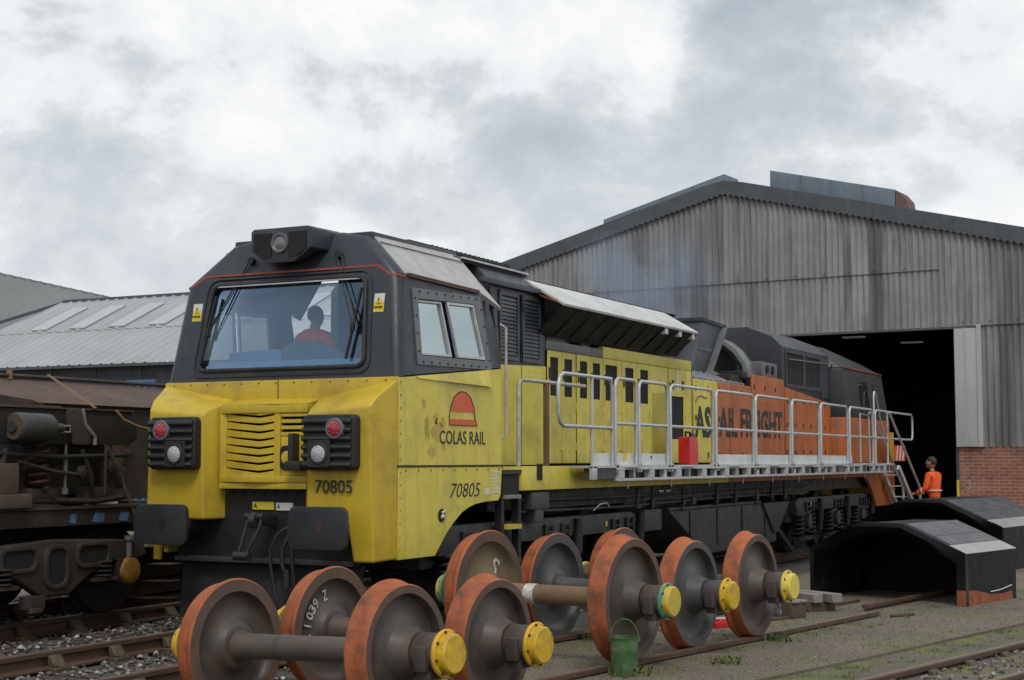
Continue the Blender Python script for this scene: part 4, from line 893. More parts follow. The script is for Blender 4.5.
MB().box(1.024, 1.04, 3.66, 3.69, 3.28, 3.42).build('cabinet_hinge', M_INK, loco); MB().box(1.024, 1.04, 3.66, 3.69, 2.82, 2.92).build('cabinet_hinge', M_INK, loco)
MB().bar((1.03, 2.70, 3.505), (1.03, 4.35, 3.505), .05, .06).build('cabinet_cornice', M_GREY, loco, bevel=.008)
MB().bar((.84, 2.62, 3.725), (.84, 4.15, 3.72), .06, .02).build('roof_edge_strip', M_GALV, loco)
MB().box(-.84, .83, 2.5, 4.2, 3.69, 3.735).build('hood_roof', M_BLK, loco)
mb = MB()
for i in range(15): mb.cyl((.74, 2.2 + i * .1, 3.79), (.74, 2.2 + i * .1, 3.81), .02, 6)
mb.bar((.74, 1.7, 3.785), (.74, 3.9, 3.785), .06, .03); tag(mb.build('roof_edge_bolts', M_BLK, loco), kind='stuff')
# b) engine compartment
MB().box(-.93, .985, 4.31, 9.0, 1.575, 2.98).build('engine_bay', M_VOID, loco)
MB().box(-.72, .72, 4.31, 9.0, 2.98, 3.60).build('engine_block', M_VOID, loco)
mb = MB(); mb.prism([(-1.0, 3.50), (-.80, 3.68), (.80, 3.68), (.72, 3.62), (-.72, 3.60)], 'y', 4.31, 9.0); mb.build('hood_roof', M_BLK, loco)
MB().box(-1.0, -.935, 4.31, 9.0, 1.575, 3.50).build('hood_far_side', M_LEM, loco)
leaves = [(4.33, 4.70, 4.40, 4.61), (4.71, 5.09, 4.78, 4.99), (5.12, 5.50, 5.21, 5.42), (5.51, 5.885, 5.585, 5.80), (5.90, 6.47, 5.96, 6.33), (6.49, 6.97, 6.59, 6.86), (6.98, 7.44, 7.09, 7.36), (8.10, 8.74, 8.18, 8.66)]
for (y0, y1, a_, b_) in leaves:
    z0, z1 = (2.365, 2.80) if y0 < 8 else (1.92, 2.50)
    mb = MB(); ring_panel(mb, [(y0, 1.60), (y1, 1.60), (y1, 2.875), (y0, 2.875)], [(a_, z0), (b_, z0), (b_, z1), (a_, z1)], lambda u, v, d: (1.02 - d, u, v), .012)
    dr = mb.build('engine_door', M_LEM, loco, bevel=.006, segs=1)
    MB().box(.995, 1.004, y0 + .01, y1 - .01, z0 - .1, z1 + .05).build('door_filter', M_VOID, dr)
    for hz in (1.75, 2.22): MB().box(1.019, 1.032, y1 - .05, y1 - .015, hz, hz + .09).build('door_hinge', M_LEM, dr)
    MB().box(1.019, 1.035, y0 + .025, y0 + .05, 2.55, 2.68).build('door_latch', M_INK if random.random() < .5 else M_BRASS, dr)
MB().box(.99, 1.012, 7.45, 8.09, 1.60, 2.875).build('engine_door', M_LEM, loco, bevel=.006)
MB().obox((1.05, 7.62, 2.08), (.45, 1, 0), (0, 0, 1), (1, -.45, 0), .22, .44, .012).build('open_door_leaf', mat('darker_yellow_paint', (.36, .30, .05), .5, var=.2, dirt=(.15, .12, .05), damt=.6), loco, bevel=.004)  # darker yellow than the closed doors, with dirt patches
MB().box(.99, 1.02, 8.75, 8.98, 1.60, 2.875).build('engine_door', M_LEM, loco, bevel=.006)
MB().box(1.02, 1.026, 8.38, 8.46, 2.57, 2.84).build('notice_strip', M_LABW, loco)
for yy in (8.22, 8.60): MB().box(1.02, 1.034, yy, yy + .05, 2.60, 2.72).build('door_latch', M_INK, loco)
MB().box(.94, 1.01, 4.31, 5.9, 2.88, 2.985).build('door_header', M_GREY2, loco, bevel=.008)
MB().box(.94, 1.012, 5.905, 9.0, 2.88, 3.02).build('door_header', M_LEM, loco, bevel=.008)
MB().box(.80, .93, 4.5, 5.0, 2.98, 3.12).build('engine_casting', M_GREY2, loco, bevel=.02)
mb = MB(); mb.cyl((.86, 4.5, 3.06), (.86, 8.6, 3.06), .035, 10); mb.cyl((.82, 4.4, 3.16), (.82, 8.8, 3.16), .025, 10); mb.build('engine_pipe', M_GREY2, loco)
for i in range(6): MB().box(.76, .90, 4.9 + i * .62, 5.15 + i * .62, 2.98, 3.04).build('engine_cover_block', M_GREY2, loco, bevel=.01)
# lifted hatches
for (y0, y1) in ((4.08, 5.32), (5.33, 7.06), (7.12, 8.38)):
    a_, b_, c_ = (.86, 3.655), (1.35, 3.365), (1.02, 3.04)
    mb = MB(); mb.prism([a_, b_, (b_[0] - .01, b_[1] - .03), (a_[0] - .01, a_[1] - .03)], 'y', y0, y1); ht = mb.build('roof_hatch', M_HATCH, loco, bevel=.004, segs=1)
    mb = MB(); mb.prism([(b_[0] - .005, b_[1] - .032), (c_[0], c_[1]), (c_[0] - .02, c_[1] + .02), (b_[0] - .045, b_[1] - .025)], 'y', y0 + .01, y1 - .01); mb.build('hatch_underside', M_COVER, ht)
    n = max(2, int((y1 - y0) / .4))
    for i in range(1, n):
        yy = lerp(y0, y1, i / n); MB().bar((b_[0] - .03, yy, b_[1] - .05), (c_[0] + .025, yy, c_[1] + .005), .03, .02).build('hatch_rib', M_BLK, ht)
MB().bar((1.26, 4.07, 3.385), (1.05, 4.07, 3.47), .012, .02).build('stripe_end', mat('faded_stripe', (.25, .05, .02), .6), loco)
for i in range(3): MB().box(1.27, 1.34, 7.16 + i * .5, 7.26 + i * .5, 3.26, 3.335).build('hatch_catch', M_GALV, loco)
MB().prism([(1.35, 3.36), (1.02, 3.04), (.9, 3.3), (.86, 3.64)], 'y', 8.385, 8.40).build('hatch_end', M_BLK, loco)
MB().tube([(1.0, 8.36, 3.05), (1.33, 8.36, 3.33)], .02, 8).build('hatch_strut', M_GALV, loco)
# c) cooler group, low section
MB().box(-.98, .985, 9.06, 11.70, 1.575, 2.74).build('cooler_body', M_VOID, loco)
MB().box(.9, 1.0, 8.99, 9.06, 1.575, 3.0).build('divider', M_BLK, loco)
yy = 9.08
k = 0
for wd in (.50, .50, .53, .53, .53):
    MB().box(.985, 1.02, yy, yy + wd - .012, 1.60, 2.78).build('cooler_door', M_LEM if k < 2 else M_ORG, loco, bevel=.006, segs=1)
    for hz in (1.68, 2.20, 2.62): MB().box(1.02, 1.034, yy + .04, yy + .075, hz, hz + .07).build('door_latch', M_BRASS, loco)
    yy += wd; k += 1
yy = 11.72
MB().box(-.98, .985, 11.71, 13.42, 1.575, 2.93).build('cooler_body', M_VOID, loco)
for wd in (.56, .56, .56):
    MB().box(.985, 1.022, yy, yy + wd - .012, 1.60, 2.97).build('cooler_door', M_ORG, loco, bevel=.006, segs=1)
    for hz in (1.68, 2.20, 2.75): MB().box(1.022, 1.036, yy + .05, yy + .085, hz, hz + .07).build('door_latch', M_BRASS, loco)
    yy += wd
text('AS', .45, (1.023, 9.10, 1.955), AY, UZ, 'freight_lettering', M_INK, loco, width=.66, bold=.03)
text('AIL', .43, (1.023, 10.12, 1.985), AY, UZ, 'freight_lettering', M_INK, loco, width=.84, bold=.02)
text('FREIGHT', .44, (1.025, 11.12, 1.99), AY, UZ, 'freight_lettering', M_INK, loco, width=2.15, bold=.02)
MB().tube([(1.022, 9.12, 2.45), (1.022, 9.24, 2.53), (1.022, 9.4, 2.55), (1.022, 9.5, 2.52), (1.022, 9.62, 2.54)], .007, 6).build('lettering_scroll', M_INK, loco)
for i in range(11):
    y0 = 9.12 + i * .23
    MB().bar((.975, y0, 2.79), (.42, y0 + .30, 3.02), .02, .045).build('radiator_fin', M_GALV, loco)
MB().prism([(-.9, 2.74), (.985, 2.745), (.42, 2.965), (-.9, 2.965)], 'y', 9.1, 11.6).build('cooler_bed', M_BLK, loco)
mb = MB(); mb.box(.3, .9, 11.0, 11.65, 2.80, 2.95); mb.box(.5, .95, 11.45, 11.68, 2.9, 3.02); mb.build('cooler_motor', M_BLK, loco, bevel=.02)
sil = MB(); sil.hull([(.22, 10.05, 2.82), (.60, 10.05, 2.82), (.60, 10.80, 2.82), (.22, 10.80, 2.82)], [(.22, 10.60, 3.74), (.60, 10.60, 3.74), (.60, 11.62, 3.70), (.22, 11.62, 3.70)])
so = sil.build('exhaust_silencer', M_GREY, loco, bevel=.012)
mb = MB(); mb.hull([(.19, 10.56, 3.74), (.63, 10.56, 3.74), (.63, 11.66, 3.70), (.19, 11.66, 3.70)], [(.19, 10.56, 3.79), (.63, 10.56, 3.79), (.63, 11.66, 3.75), (.19, 11.66, 3.75)]); mb.build('silencer_rim', M_BLK, so)
MB().bar((.615, 10.72, 2.9), (.615, 11.50, 3.69), .03, .16, (1, 0, 0)).build('silencer_strap', M_GREY2, so)
MB().box(.602, .612, 10.45, 11.0, 3.30, 3.33).build('silencer_weld', M_GREY2, so)
mb = MB(); arc = []
for k in range(13):
    t = math.pi * k / 12; arc.append((.93 * math.cos(t), 2.55 + 1.12 * math.sin(t) ** .8))
for r0, nm, yA, yB, m_ in ((.88, 'cowl_arch', 12.00, 12.35, M_GREY2),):
    mb = MB()
    for (p, q) in zip(arc, arc[1:]):
        mb.hull([(p[0], yA, p[1]), (q[0], yA, q[1]), (q[0] * r0, yA, 2.55 + (q[1] - 2.55) * r0), (p[0] * r0, yA, 2.55 + (p[1] - 2.55) * r0)], [(p[0], yB, p[1]), (q[0], yB, q[1]), (q[0] * r0, yB, 2.55 + (q[1] - 2.55) * r0), (p[0] * r0, yB, 2.55 + (p[1] - 2.55) * r0)])
    mb.build(nm, m_, loco)
MB().prism(arc, 'y', 12.36, 12.45).build('cowl_plate', M_BLK, loco)
mb = MB(); mb.box(.55, .98, 12.35, 13.2, 2.97, 3.22); ac = mb.build('blower_box', M_GREY2, loco, bevel=.03)
for i in range(2): MB().cyl((.98, 12.6 + i * .3, 3.1), (1.0, 12.6 + i * .3, 3.1), .07, 12).build('blower_port', M_VOID, ac)
# e) rear equipment section
rp = [(-.98, 1.575), (.98, 1.575), (.98, 3.53), (.80, 3.70), (.35, 3.88), (-.35, 3.88), (-.80, 3.70), (-.98, 3.53)]
MB().prism(rp, 'y', 13.45, 16.35).build('equipment_body', M_GREYR, loco, bevel=.012)
MB().prism([(.985, 3.53), (.80, 3.712), (.35, 3.893), (.35, 3.88), (.8, 3.70), (.975, 3.525)], 'y', 13.46, 16.3).build('equipment_roof', M_GREY, loco)
yy = 13.5
for i in range(6):
    MB().prism([(yy, 1.60), (yy + .46, 1.60), (yy + .46, 2.85 - .03 * (i + 1)), (yy, 2.85 - .03 * i)], 'x', .98, 1.02).build('equipment_door', M_ORG, loco, bevel=.006, segs=1)
    for hz in (1.75, 2.2, 2.6): MB().box(1.02, 1.034, yy + .05, yy + .09, hz, hz + .06).build('door_latch', M_BRASS, loco)
    yy += .47
for (y0, y1) in ((13.68, 14.66), (14.78, 15.72)):
    mb = MB(); ring_panel(mb, [(y0 - .06, 2.86), (y1 + .06, 2.86), (y1 + .06, 3.50), (y0 - .06, 3.50)], [(y0, 2.92), (y1, 2.92), (y1, 3.44), (y0, 3.44)], lambda u, v, d: (1.0 - d, u, v), .03)
    gf = mb.build('intake_frame', M_GREY, loco, bevel=.004, segs=1); MB().box(.975, .985, y0, y1, 2.92, 3.44).build('intake_mesh', M_VOID, gf)
MB().box(.981, 1.0, 15.80, 16.3, 2.75, 3.5).build('intake_blank', M_GREY, loco)
MB().tube([(1.03, 13.7, 3.33), (1.03, 16.9, 3.40)], .014, 6).build('roof_handrail', M_GREY2, loco)
# f) rear cab
def rcab(y, k): return [(-1.27 * k, y), (1.27 * k, y)]
lowp = [(1.0, 16.4), (1.28, 16.5), (1.30, 19.75), (1.12, 20.05), (-1.12, 20.05), (-1.30, 19.75), (-1.28, 16.5), (-1.0, 16.4)]
topz = [(.98, 16.4), (1.20, 16.5), (1.20, 19.55), (1.02, 19.8), (-1.02, 19.8), (-1.20, 19.55), (-1.20, 16.5), (-.98, 16.4)]
MB().hull([(p[0], p[1], 1.575) for p in lowp], [(p[0], p[1], 2.43) for p in lowp]).build('rear_cab_lower', M_ORG, loco, bevel=.02)
MB().hull([(p[0] * .995, p[1], 2.432) for p in lowp], [(p[0], p[1], 3.34) for p in topz]).build('rear_cab_upper', M_GREYR, loco, bevel=.03)
MB().hull([(p[0], p[1], 3.342) for p in topz], [(p[0] * .66, lerp(17.9, p[1], .93), 3.74 - .05 * (p[1] - 16.4)) for p in topz]).build('rear_cab_roof', M_GREYR, loco, bevel=.02)
MB().bar((1.208, 16.6, 3.35), (1.208, 19.5, 3.35), .02, .025).build('rear_stripe', mat('faded_stripe', (.25, .05, .02), .6), loco)
mb = MB(); mb.prism(round_poly([(17.6, 2.55), (18.6, 2.55), (18.6, 3.12), (17.65, 3.12)], .08, 4), 'x', 1.20, 1.272); mb.build('rear_cab_window', M_GLSD, loco)
mb = MB(); mb.prism([(20.06, 1.58), (20.06, 2.35), (20.10, 2.3), (20.45, 2.1), (20.45, .75), (20.06, .75)], 'x', -1.2, 1.2); mb.build('rear_nose', M_YEL, loco, bevel=.03)
MB().prism([(17.45, 1.36), (17.75, 1.30), (18.1, 1.12), (18.35, .9), (18.5, .745), (19.75, .745), (20.04, .76), (20.04, 1.57), (17.45, 1.57)], 'x', 1.25, 1.31).build('rear_skirt', M_ORG, loco, bevel=.005)
MB().box(1.22, 1.30, 20.045, 20.12, .745, 2.2).build('rear_skirt_edge', M_YEL, loco)
text('F', .3, (1.312, 19.0, 1.0), AY, UZ, 'skirt_letter', M_INK, loco, width=.35, shear=.3)
for s in (-1, 1):
    mb = MB(); mb.lathe([(.16, .5), (.16, .44), (.10, .43), (.12, -.1)], (s * .865, 20.5, 1.05), (0, 1, 0), 16); mb.build('buffer', M_BUF, loco)
# ================================================================== running gear
WR = .53
def make_bogie(yc):
    bg_ = MB()
    for s in (-1, 1):
        x0, x1 = sorted((s * 1.02, s * 1.18))
        pl = [(yc - 2.55, .95), (yc - 2.45, .72), (yc - 1.7, .72), (yc - 1.5, .78), (yc + 1.5, .78), (yc + 1.7, .72), (yc + 2.45, .72), (yc + 2.55, .95), (yc + 2.3, 1.01), (yc - 2.3, 1.01)]
        bg_.prism(pl, 'x', x0, x1)
    for yy in (yc - 2.4, yc, yc + 2.4): bg_.box(-1.03, 1.03, yy - .15, yy + .15, .6, .95)
    b = bg_.build('bogie', M_BLK2, loco, bevel=.02)
    for k in (-1, 0, 1):
        ya = yc + k * 1.85
        mb = MB(); mb.cyl((-.9, ya, WR + LR), (.9, ya, WR + LR), .09, 12)
        mb.build('axle', M_BLK, b)
        for s in (-1, 1):
            mb = MB(); mb.lathe([(.0005, .0), (.2, .0), (.21, .02), (.44, .02), (.45, -.02), (.52, -.02), (.53, .0), (.535, .10), (.565, .115), (.565, .135), (.2, .14)], (s * .84, ya, WR + LR), (-s, 0, 0), 32); mb.build('wheel', M_BLK, b)
            mb = MB(); mb.box(*sorted((s * .95, s * 1.16)), ya - .17, ya + .17, WR + LR - .17, WR + LR + .16); mb.cyl((s * 1.16, ya, WR + LR), (s * 1.23, ya, WR + LR), .13, 14); mb.build('axlebox', M_BLK2, b, bevel=.015)
            for d_ in (-.36, .36):
                MB().coil((s * 1.10, ya + d_, .36), .095, .36, 5, .022, 6, 12).build('coil_spring', M_BLK, b)
                MB().cyl((s * 1.10, ya + d_, .30), (s * 1.10, ya + d_, .355), .12, 12).build('spring_seat', M_BLK, b)
            MB().bar((s * 1.10, ya - .5, .33), (s * 1.10, ya + .5, .33), .16, .07).build('axlebox_beam', M_BLK, b)
        mb = MB(); mb.cyl((1.22, ya + .62, .45), (1.22, ya + .66, .98), .04, 10); mb.cyl((1.22, ya + .63, .6), (1.22, ya + .65, .85), .055, 10); mb.build('damper', M_BLK, b)
        for dd in (-.15, .28):
            mb = MB(); mb.box(1.18, 1.21, ya + dd - .03, ya + dd + .03, .78, .94); mb.cyl((1.2, ya + dd + .12, .9), (1.24, ya + dd + .12, .9), .03, 8); mb.cyl((1.2, ya + dd + .12, .82), (1.24, ya + dd + .12, .82), .03, 8); mb.build('frame_bracket', M_BLK, b)
    return b
b1 = make_bogie(4.05); b2 = make_bogie(16.0)
MB().box(1.185, 1.19, 5.55, 5.6, .86, .92).build('bogie_label', M_LABY, b1)
MB().box(1.185, 1.19, 14.3, 14.36, .86, .93).build('bogie_label', M_LABW, b2)
# access steps ahead of the bogie
st = MB(); st.box(1.22, 1.30, 2.66, 2.72, .55, 1.25); st.box(1.22, 1.30, 3.04, 3.10, .55, 1.25); stp = st.build('step_hanger', M_BLK, loco)
MB().box(1.2, 1.34, 2.72, 3.04, .94, .985).build('step_tread', M_YPOST, stp); MB().box(1.2, 1.34, 2.72, 3.04, .60, .64).build('step_tread', M_BLK2, stp)
# underframe, tank, equipment
MB().box(-1.15, 1.15, 2.64, 19.9, 1.12, 1.50).build('main_frame', M_BLK, loco)
mb = MB(); mb.prism([(7.55, .98), (12.25, .98), (12.25, .36), (8.95, .34)], 'x', -1.22, 1.22); tk = mb.build('fuel_tank', M_BLK2, loco, bevel=.04)
MB().box(1.0, 1.235, 7.5, 11.4, .985, 1.02).build('tank_flange', M_BLK2, tk)
for yy in (8.3, 9.4, 10.5, 11.6): MB().box(1.22, 1.235, yy, yy + .02, .45, .96).build('tank_weld', M_BLK, tk)
mb = MB(); mb.box(1.05, 1.24, 6.65, 7.25, .75, 1.02); mb.build('air_reservoir_bracket', M_BLK2, loco, bevel=.02)
MB().cyl((1.02, 6.3, 1.08), (1.02, 8.9, 1.08), .10, 14).build('air_reservoir', M_BLK, loco)
MB().prism([(11.45, .98), (12.85, .98), (12.2, .52), (12.0, .52)], 'x', 1.225, 1.26).build('triangle_bracket', M_BLK2, loco, bevel=.008)
MB().bar((1.2, 12.2, .62), (1.2, 13.1, .18), .05, .08).build('brake_lever', M_BLK, loco)
for i in range(9):
    yy = 6.2 + i * .8 + random.uniform(-.3, .3)
    mb = MB(); mb.cyl((1.26, yy, 1.30), (1.26, yy + random.uniform(-.05, .05), random.uniform(.95, 1.1)), random.uniform(.012, .03), 8); mb.box(1.20, 1.28, yy - .05, yy + .05, 1.05, 1.05 + random.uniform(.04, .14)); mb.build('pipe_bracket', M_BLK if i % 3 else M_BLK2, loco)
for z_ in (1.10, 1.22): MB().tube([(1.24, 3.2, z_), (1.24, 6, z_ - .02), (1.24, 9, z_ + .01), (1.24, 14, z_)], .018, 6).build('brake_pipe', M_BLK, loco)
MB().tube([(1.25, 5.05, 1.06), (1.27, 5.2, 1.13), (1.28, 5.38, 1.14), (1.26, 5.5, 1.09)], .01, 6).build('pale_cable', M_GALV, loco)
for yy, z_ in ((7.35, 1.2), (7.6, 1.2)): MB().box(1.16, 1.165, yy, yy + .16, z_, z_ + .05).build('frame_label', M_LABW, loco)
# loco handrail ahead of the platform
mb = MB(); mb.tube([(1.30, 3.04, 1.58), (1.30, 3.04, 2.40), (1.30, 3.07, 2.455), (1.30, 3.13, 2.475), (1.30, 4.72, 2.475)], .021, 10); mb.build('walkway_handrail', M_RAILH, loco)
MB().box(1.285, 1.33, 3.66, 3.72, 1.575, 2.47).build('handrail_post', M_BROWNP, loco)
# exhaust smoke is built with the small things
# ================================================================== ACCESS PLATFORM
pf = thing('access_platform', 'galvanised maintenance platform with hooped handrails along the locomotive side', 'platform', (0, 0, 0))
PX = 1.60
def hoop(y0, y1, zt, zb=1.575, r_=.021, x=PX, nm='handrail_hoop'):
    q = .09; pts = [(x, y0, zb), (x, y0, zt - q), (x, y0 + q * .3, zt - q * .3), (x, y0 + q, zt), (x, y1 - q, zt), (x, y1 - q * .3, zt - q * .3), (x, y1, zt - q), (x, y1, zb)]
    return MB().tube(pts, r_, 10).build(nm, M_GALV, pf)
hoops = [(4.89, 5.51), (5.60, 6.53), (6.63, 8.19), (8.33, 9.93), (10.05, 11.75), (11.87, 13.39), (13.52, 15.23), (15.39, 17.08)]
for (a_, b_) in hoops:
    h_ = hoop(a_, b_, 2.57)
    MB().cyl((PX, a_, 2.055), (PX, b_, 2.055), .02, 8).build('mid_rail', M_GALV, h_)
    for yy in (a_, b_): MB().box(PX - .03, PX + .03, yy - .03, yy + .03, 1.5, 1.60).build('post_socket', M_GALV, h_)
hoop(17.28, 18.26, 2.57)
MB().cyl((PX, 16.9, 2.055), (PX, 18.3, 2.055), .02, 8).build('mid_rail', M_GALV, pf)
MB().tube([(PX - .2, 16.95, 1.6), (PX - .2, 16.95, 2.5), (PX - .2, 17.6, 2.48), (PX - .2, 17.65, 1.6)], .018, 8).build('inner_hoop', M_GALV, pf)
# end gates
def dloop(y0, y1, z0, z1, x):
    q = .13; pts = [(x, y1, z1), (x, y0 + q, z1), (x, y0 + q * .3, z1 - q * .3), (x, y0, z1 - q), (x, y0, z0 + q), (x, y0 + q * .3, z0 + q * .3), (x, y0 + q, z0), (x, y1, z0)]
    return MB().tube(pts, .021, 10).build('end_gate', M_GALV, pf)
dloop(3.37, 4.78, 2.0, 2.555, PX)
MB().tube([(PX, 4.24, 1.58), (PX, 4.24, 2.55)], .02, 8).build('gate_post', M_GALV, pf)
MB().tube([(PX, 4.80, 1.58), (PX, 4.80, 2.46), (PX, 4.77, 2.53), (PX, 4.70, 2.555)], .02, 8).build('gate_post', M_GALV, pf)
q = dloop(-20.5, -18.15, 2.05, 2.565, PX); q.scale = (1, -1, 1)
# kick boards
for (a_, b_) in ((4.87, 6.58), (8.31, 9.98), (9.99, 11.80), (11.81, 13.45), (13.46, 15.3), (15.31, 15.62)):
    MB().box(PX - .035, PX - .023, a_, b_, 1.578, 1.715).build('kick_board', M_KICK, pf, bevel=.003, segs=1)
MB().box(PX - .03, PX - .022, 4.28, 4.80, 1.578, 1.715).build('kick_board', M_KICK, pf)
MB().box(PX - .022, PX - .018, 5.16, 5.29, 1.64, 1.72).build('kick_board_sticker', M_LABY, pf)
MB().box(PX - .022, PX - .018, 6.02, 6.06, 1.66, 1.69).build('kick_board_mark', M_INK, pf)
# deck truss: two chords with uprights, ends seen as rectangular openings
MB().box(1.36, PX + .03, 4.2, 18.45, 1.552, 1.578).build('deck_plate', M_GALV, pf)
MB().box(PX - .03, PX + .045, 4.85, 18.45, 1.528, 1.551).build('top_chord', M_GALV, pf, bevel=.004)
MB().box(PX - .04, PX + .045, 4.85, 18.45, 1.400, 1.432).build('bottom_chord', M_GALV, pf, bevel=.004)
MB().box(PX - .06, PX - .045, 4.88, 18.4, 1.43, 1.53).build('truss_back', M_BLK, pf)
yy = 4.88
i = 0
while yy < 18.3:
    wd = (.16, .05, .14, .09)[i % 4]
    MB().box(PX - .035, PX + (.05 if i % 2 == 0 else .03), yy, yy + wd, 1.433, 1.527).build('truss_upright', M_GALV, pf)
    if i % 4 == 0: MB().box(PX - .02, PX + .10, yy + .18, yy + .62, 1.552, 1.572).build('clamp_plate', M_GALV, pf, bevel=.003, segs=1)
    yy += wd + (.32, .42, .36, .30)[i % 4]; i += 1
MB().box(1.50, PX + .02, 4.24, 4.84, 1.43, 1.55).build('end_beam', M_BLK2, pf); MB().box(PX - .02, PX + .03, 4.20, 4.32, 1.42, 1.575).build('end_bracket', M_GALV, pf, bevel=.01)
for k in range(10):
    yy = 5.0 + k * 1.4
    MB().box(1.30, PX, yy, yy + .06, 1.44, 1.53).build('cross_bearer', M_GALV, pf)
    MB().cyl((PX - .02, yy + .3, 1.40), (PX - .02, yy + .3, 1.31), .008, 6).build('drop_pin', M_GALV, pf)
# ladder to the ground
ld = thing('access_ladder', 'aluminium ladder with handrails at the rear end of the platform', 'ladder', (PX, 18.5, 0))
top, bot = Vector((-.05, .1, 1.5)), Vector((.0, 2.7, -.14))
for dx_ in (-.17, .17):
    MB().bar(top + Vector((dx_, 0, 0)), bot + Vector((dx_, 0, 0)), .06, .09).build('stile', M_GALV, ld)
    MB().tube([top + Vector((dx_, -.85, 1.03)), top + Vector((dx_, -.7, 1.05)), bot + Vector((dx_, -.95, 1.25)), bot + Vector((dx_, -.88, 1.1)), bot + Vector((dx_, -.95, .62))], .025, 8).build('ladder_handrail', M_GALV, ld)
for i in range(7):
    p = top.lerp(bot, (i + .7) / 7.5); MB().box(p.x - .17, p.x + .17, p.y - .06, p.y + .06, p.z - .012, p.z + .012).build('tread', M_GALV, ld)
# mirror/pole by the rear cab
rr = thing('rear_cab_rail', 'slim silver grab rail standing beside the rear cab door', 'grab rail', (1.36, 18.2, 1.578))
MB().tube([(0, 0, 0), (0, 0, 1.3), (0, .05, 1.38), (0, .12, 1.38), (0, .2, 1.3), (0, .9, .3)], .018, 8).build('rail_tube', M_GALV, rr)
# red and white board at the end gate
bd = thing('chevron_board', 'small red and white striped board behind the ladder', 'sign', (1.56, 19.45, 1.62))
MB().box(-.01, .01, -.45, .45, 0, .31).build('board', M_LOGO, bd)
for i in range(3): MB().prism([(-.38 + i * .28, .01), (-.28 + i * .28, .01), (-.12 + i * .28, .30), (-.22 + i * .28, .30)], 'x', .011, .014).build('white_stripe', M_LABW, bd)
# red can on the deck
rcn = thing('fuel_can', 'red plastic fuel can standing on the platform deck', 'fuel can', (1.49, 7.56, 1.578))
MB().prism(round_poly([(-.16, 0), (.16, 0), (.16, .30), (.10, .36), (-.14, .36), (-.16, .33)], .04, 3), 'x', -.08, .08).build('body', M_RED, rcn, bevel=.035, segs=4)
mb = MB(); mb.tube([(0, -.1, .35), (0, -.1, .42), (0, .06, .42), (0, .08, .35)], .016, 8); mb.build('handle', M_INK, rcn); MB().cyl((0, .12, .33), (0, .16, .40), .03, 10).build('cap', M_INK, rcn)

# ================================================================== WHEELSETS
def wheel_profile(r_):
    # (radius, axial) from hub outer face across the outer face to the rim, tread, flange, inner face and back to the hub
    face = [(.10, .03), (.145, .03), (.158, .01), (.175, -.015), (.21, -.035), (r_ * .62, -.064), (r_ * .76, -.070), (r_ * .83, -.060), (r_ * .852, -.012), (r_ * .862, .0)]
    rim_o = [(r_ * .862, .0), (r_ - .008, .0)]
    tread = [(r_ - .008, .0), (r_, -.012), (r_ + .004, -.08), (r_ + .006, -.105), (r_ + .022, -.118), (r_ + .03, -.128), (r_ + .03, -.138), (r_ + .02, -.15)]
    rim_i = [(r_ + .02, -.15), (r_ * .862, -.15)]
    back = [(r_ * .862, -.15), (r_ * .85, -.135), (r_ * .825, -.098), (r_ * .75, -.09), (r_ * .62, -.094), (.21, -.10), (.175, -.125), (.155, -.16), (.145, -.172), (.10, -.172)]
    return face, rim_o, tread, rim_i, back
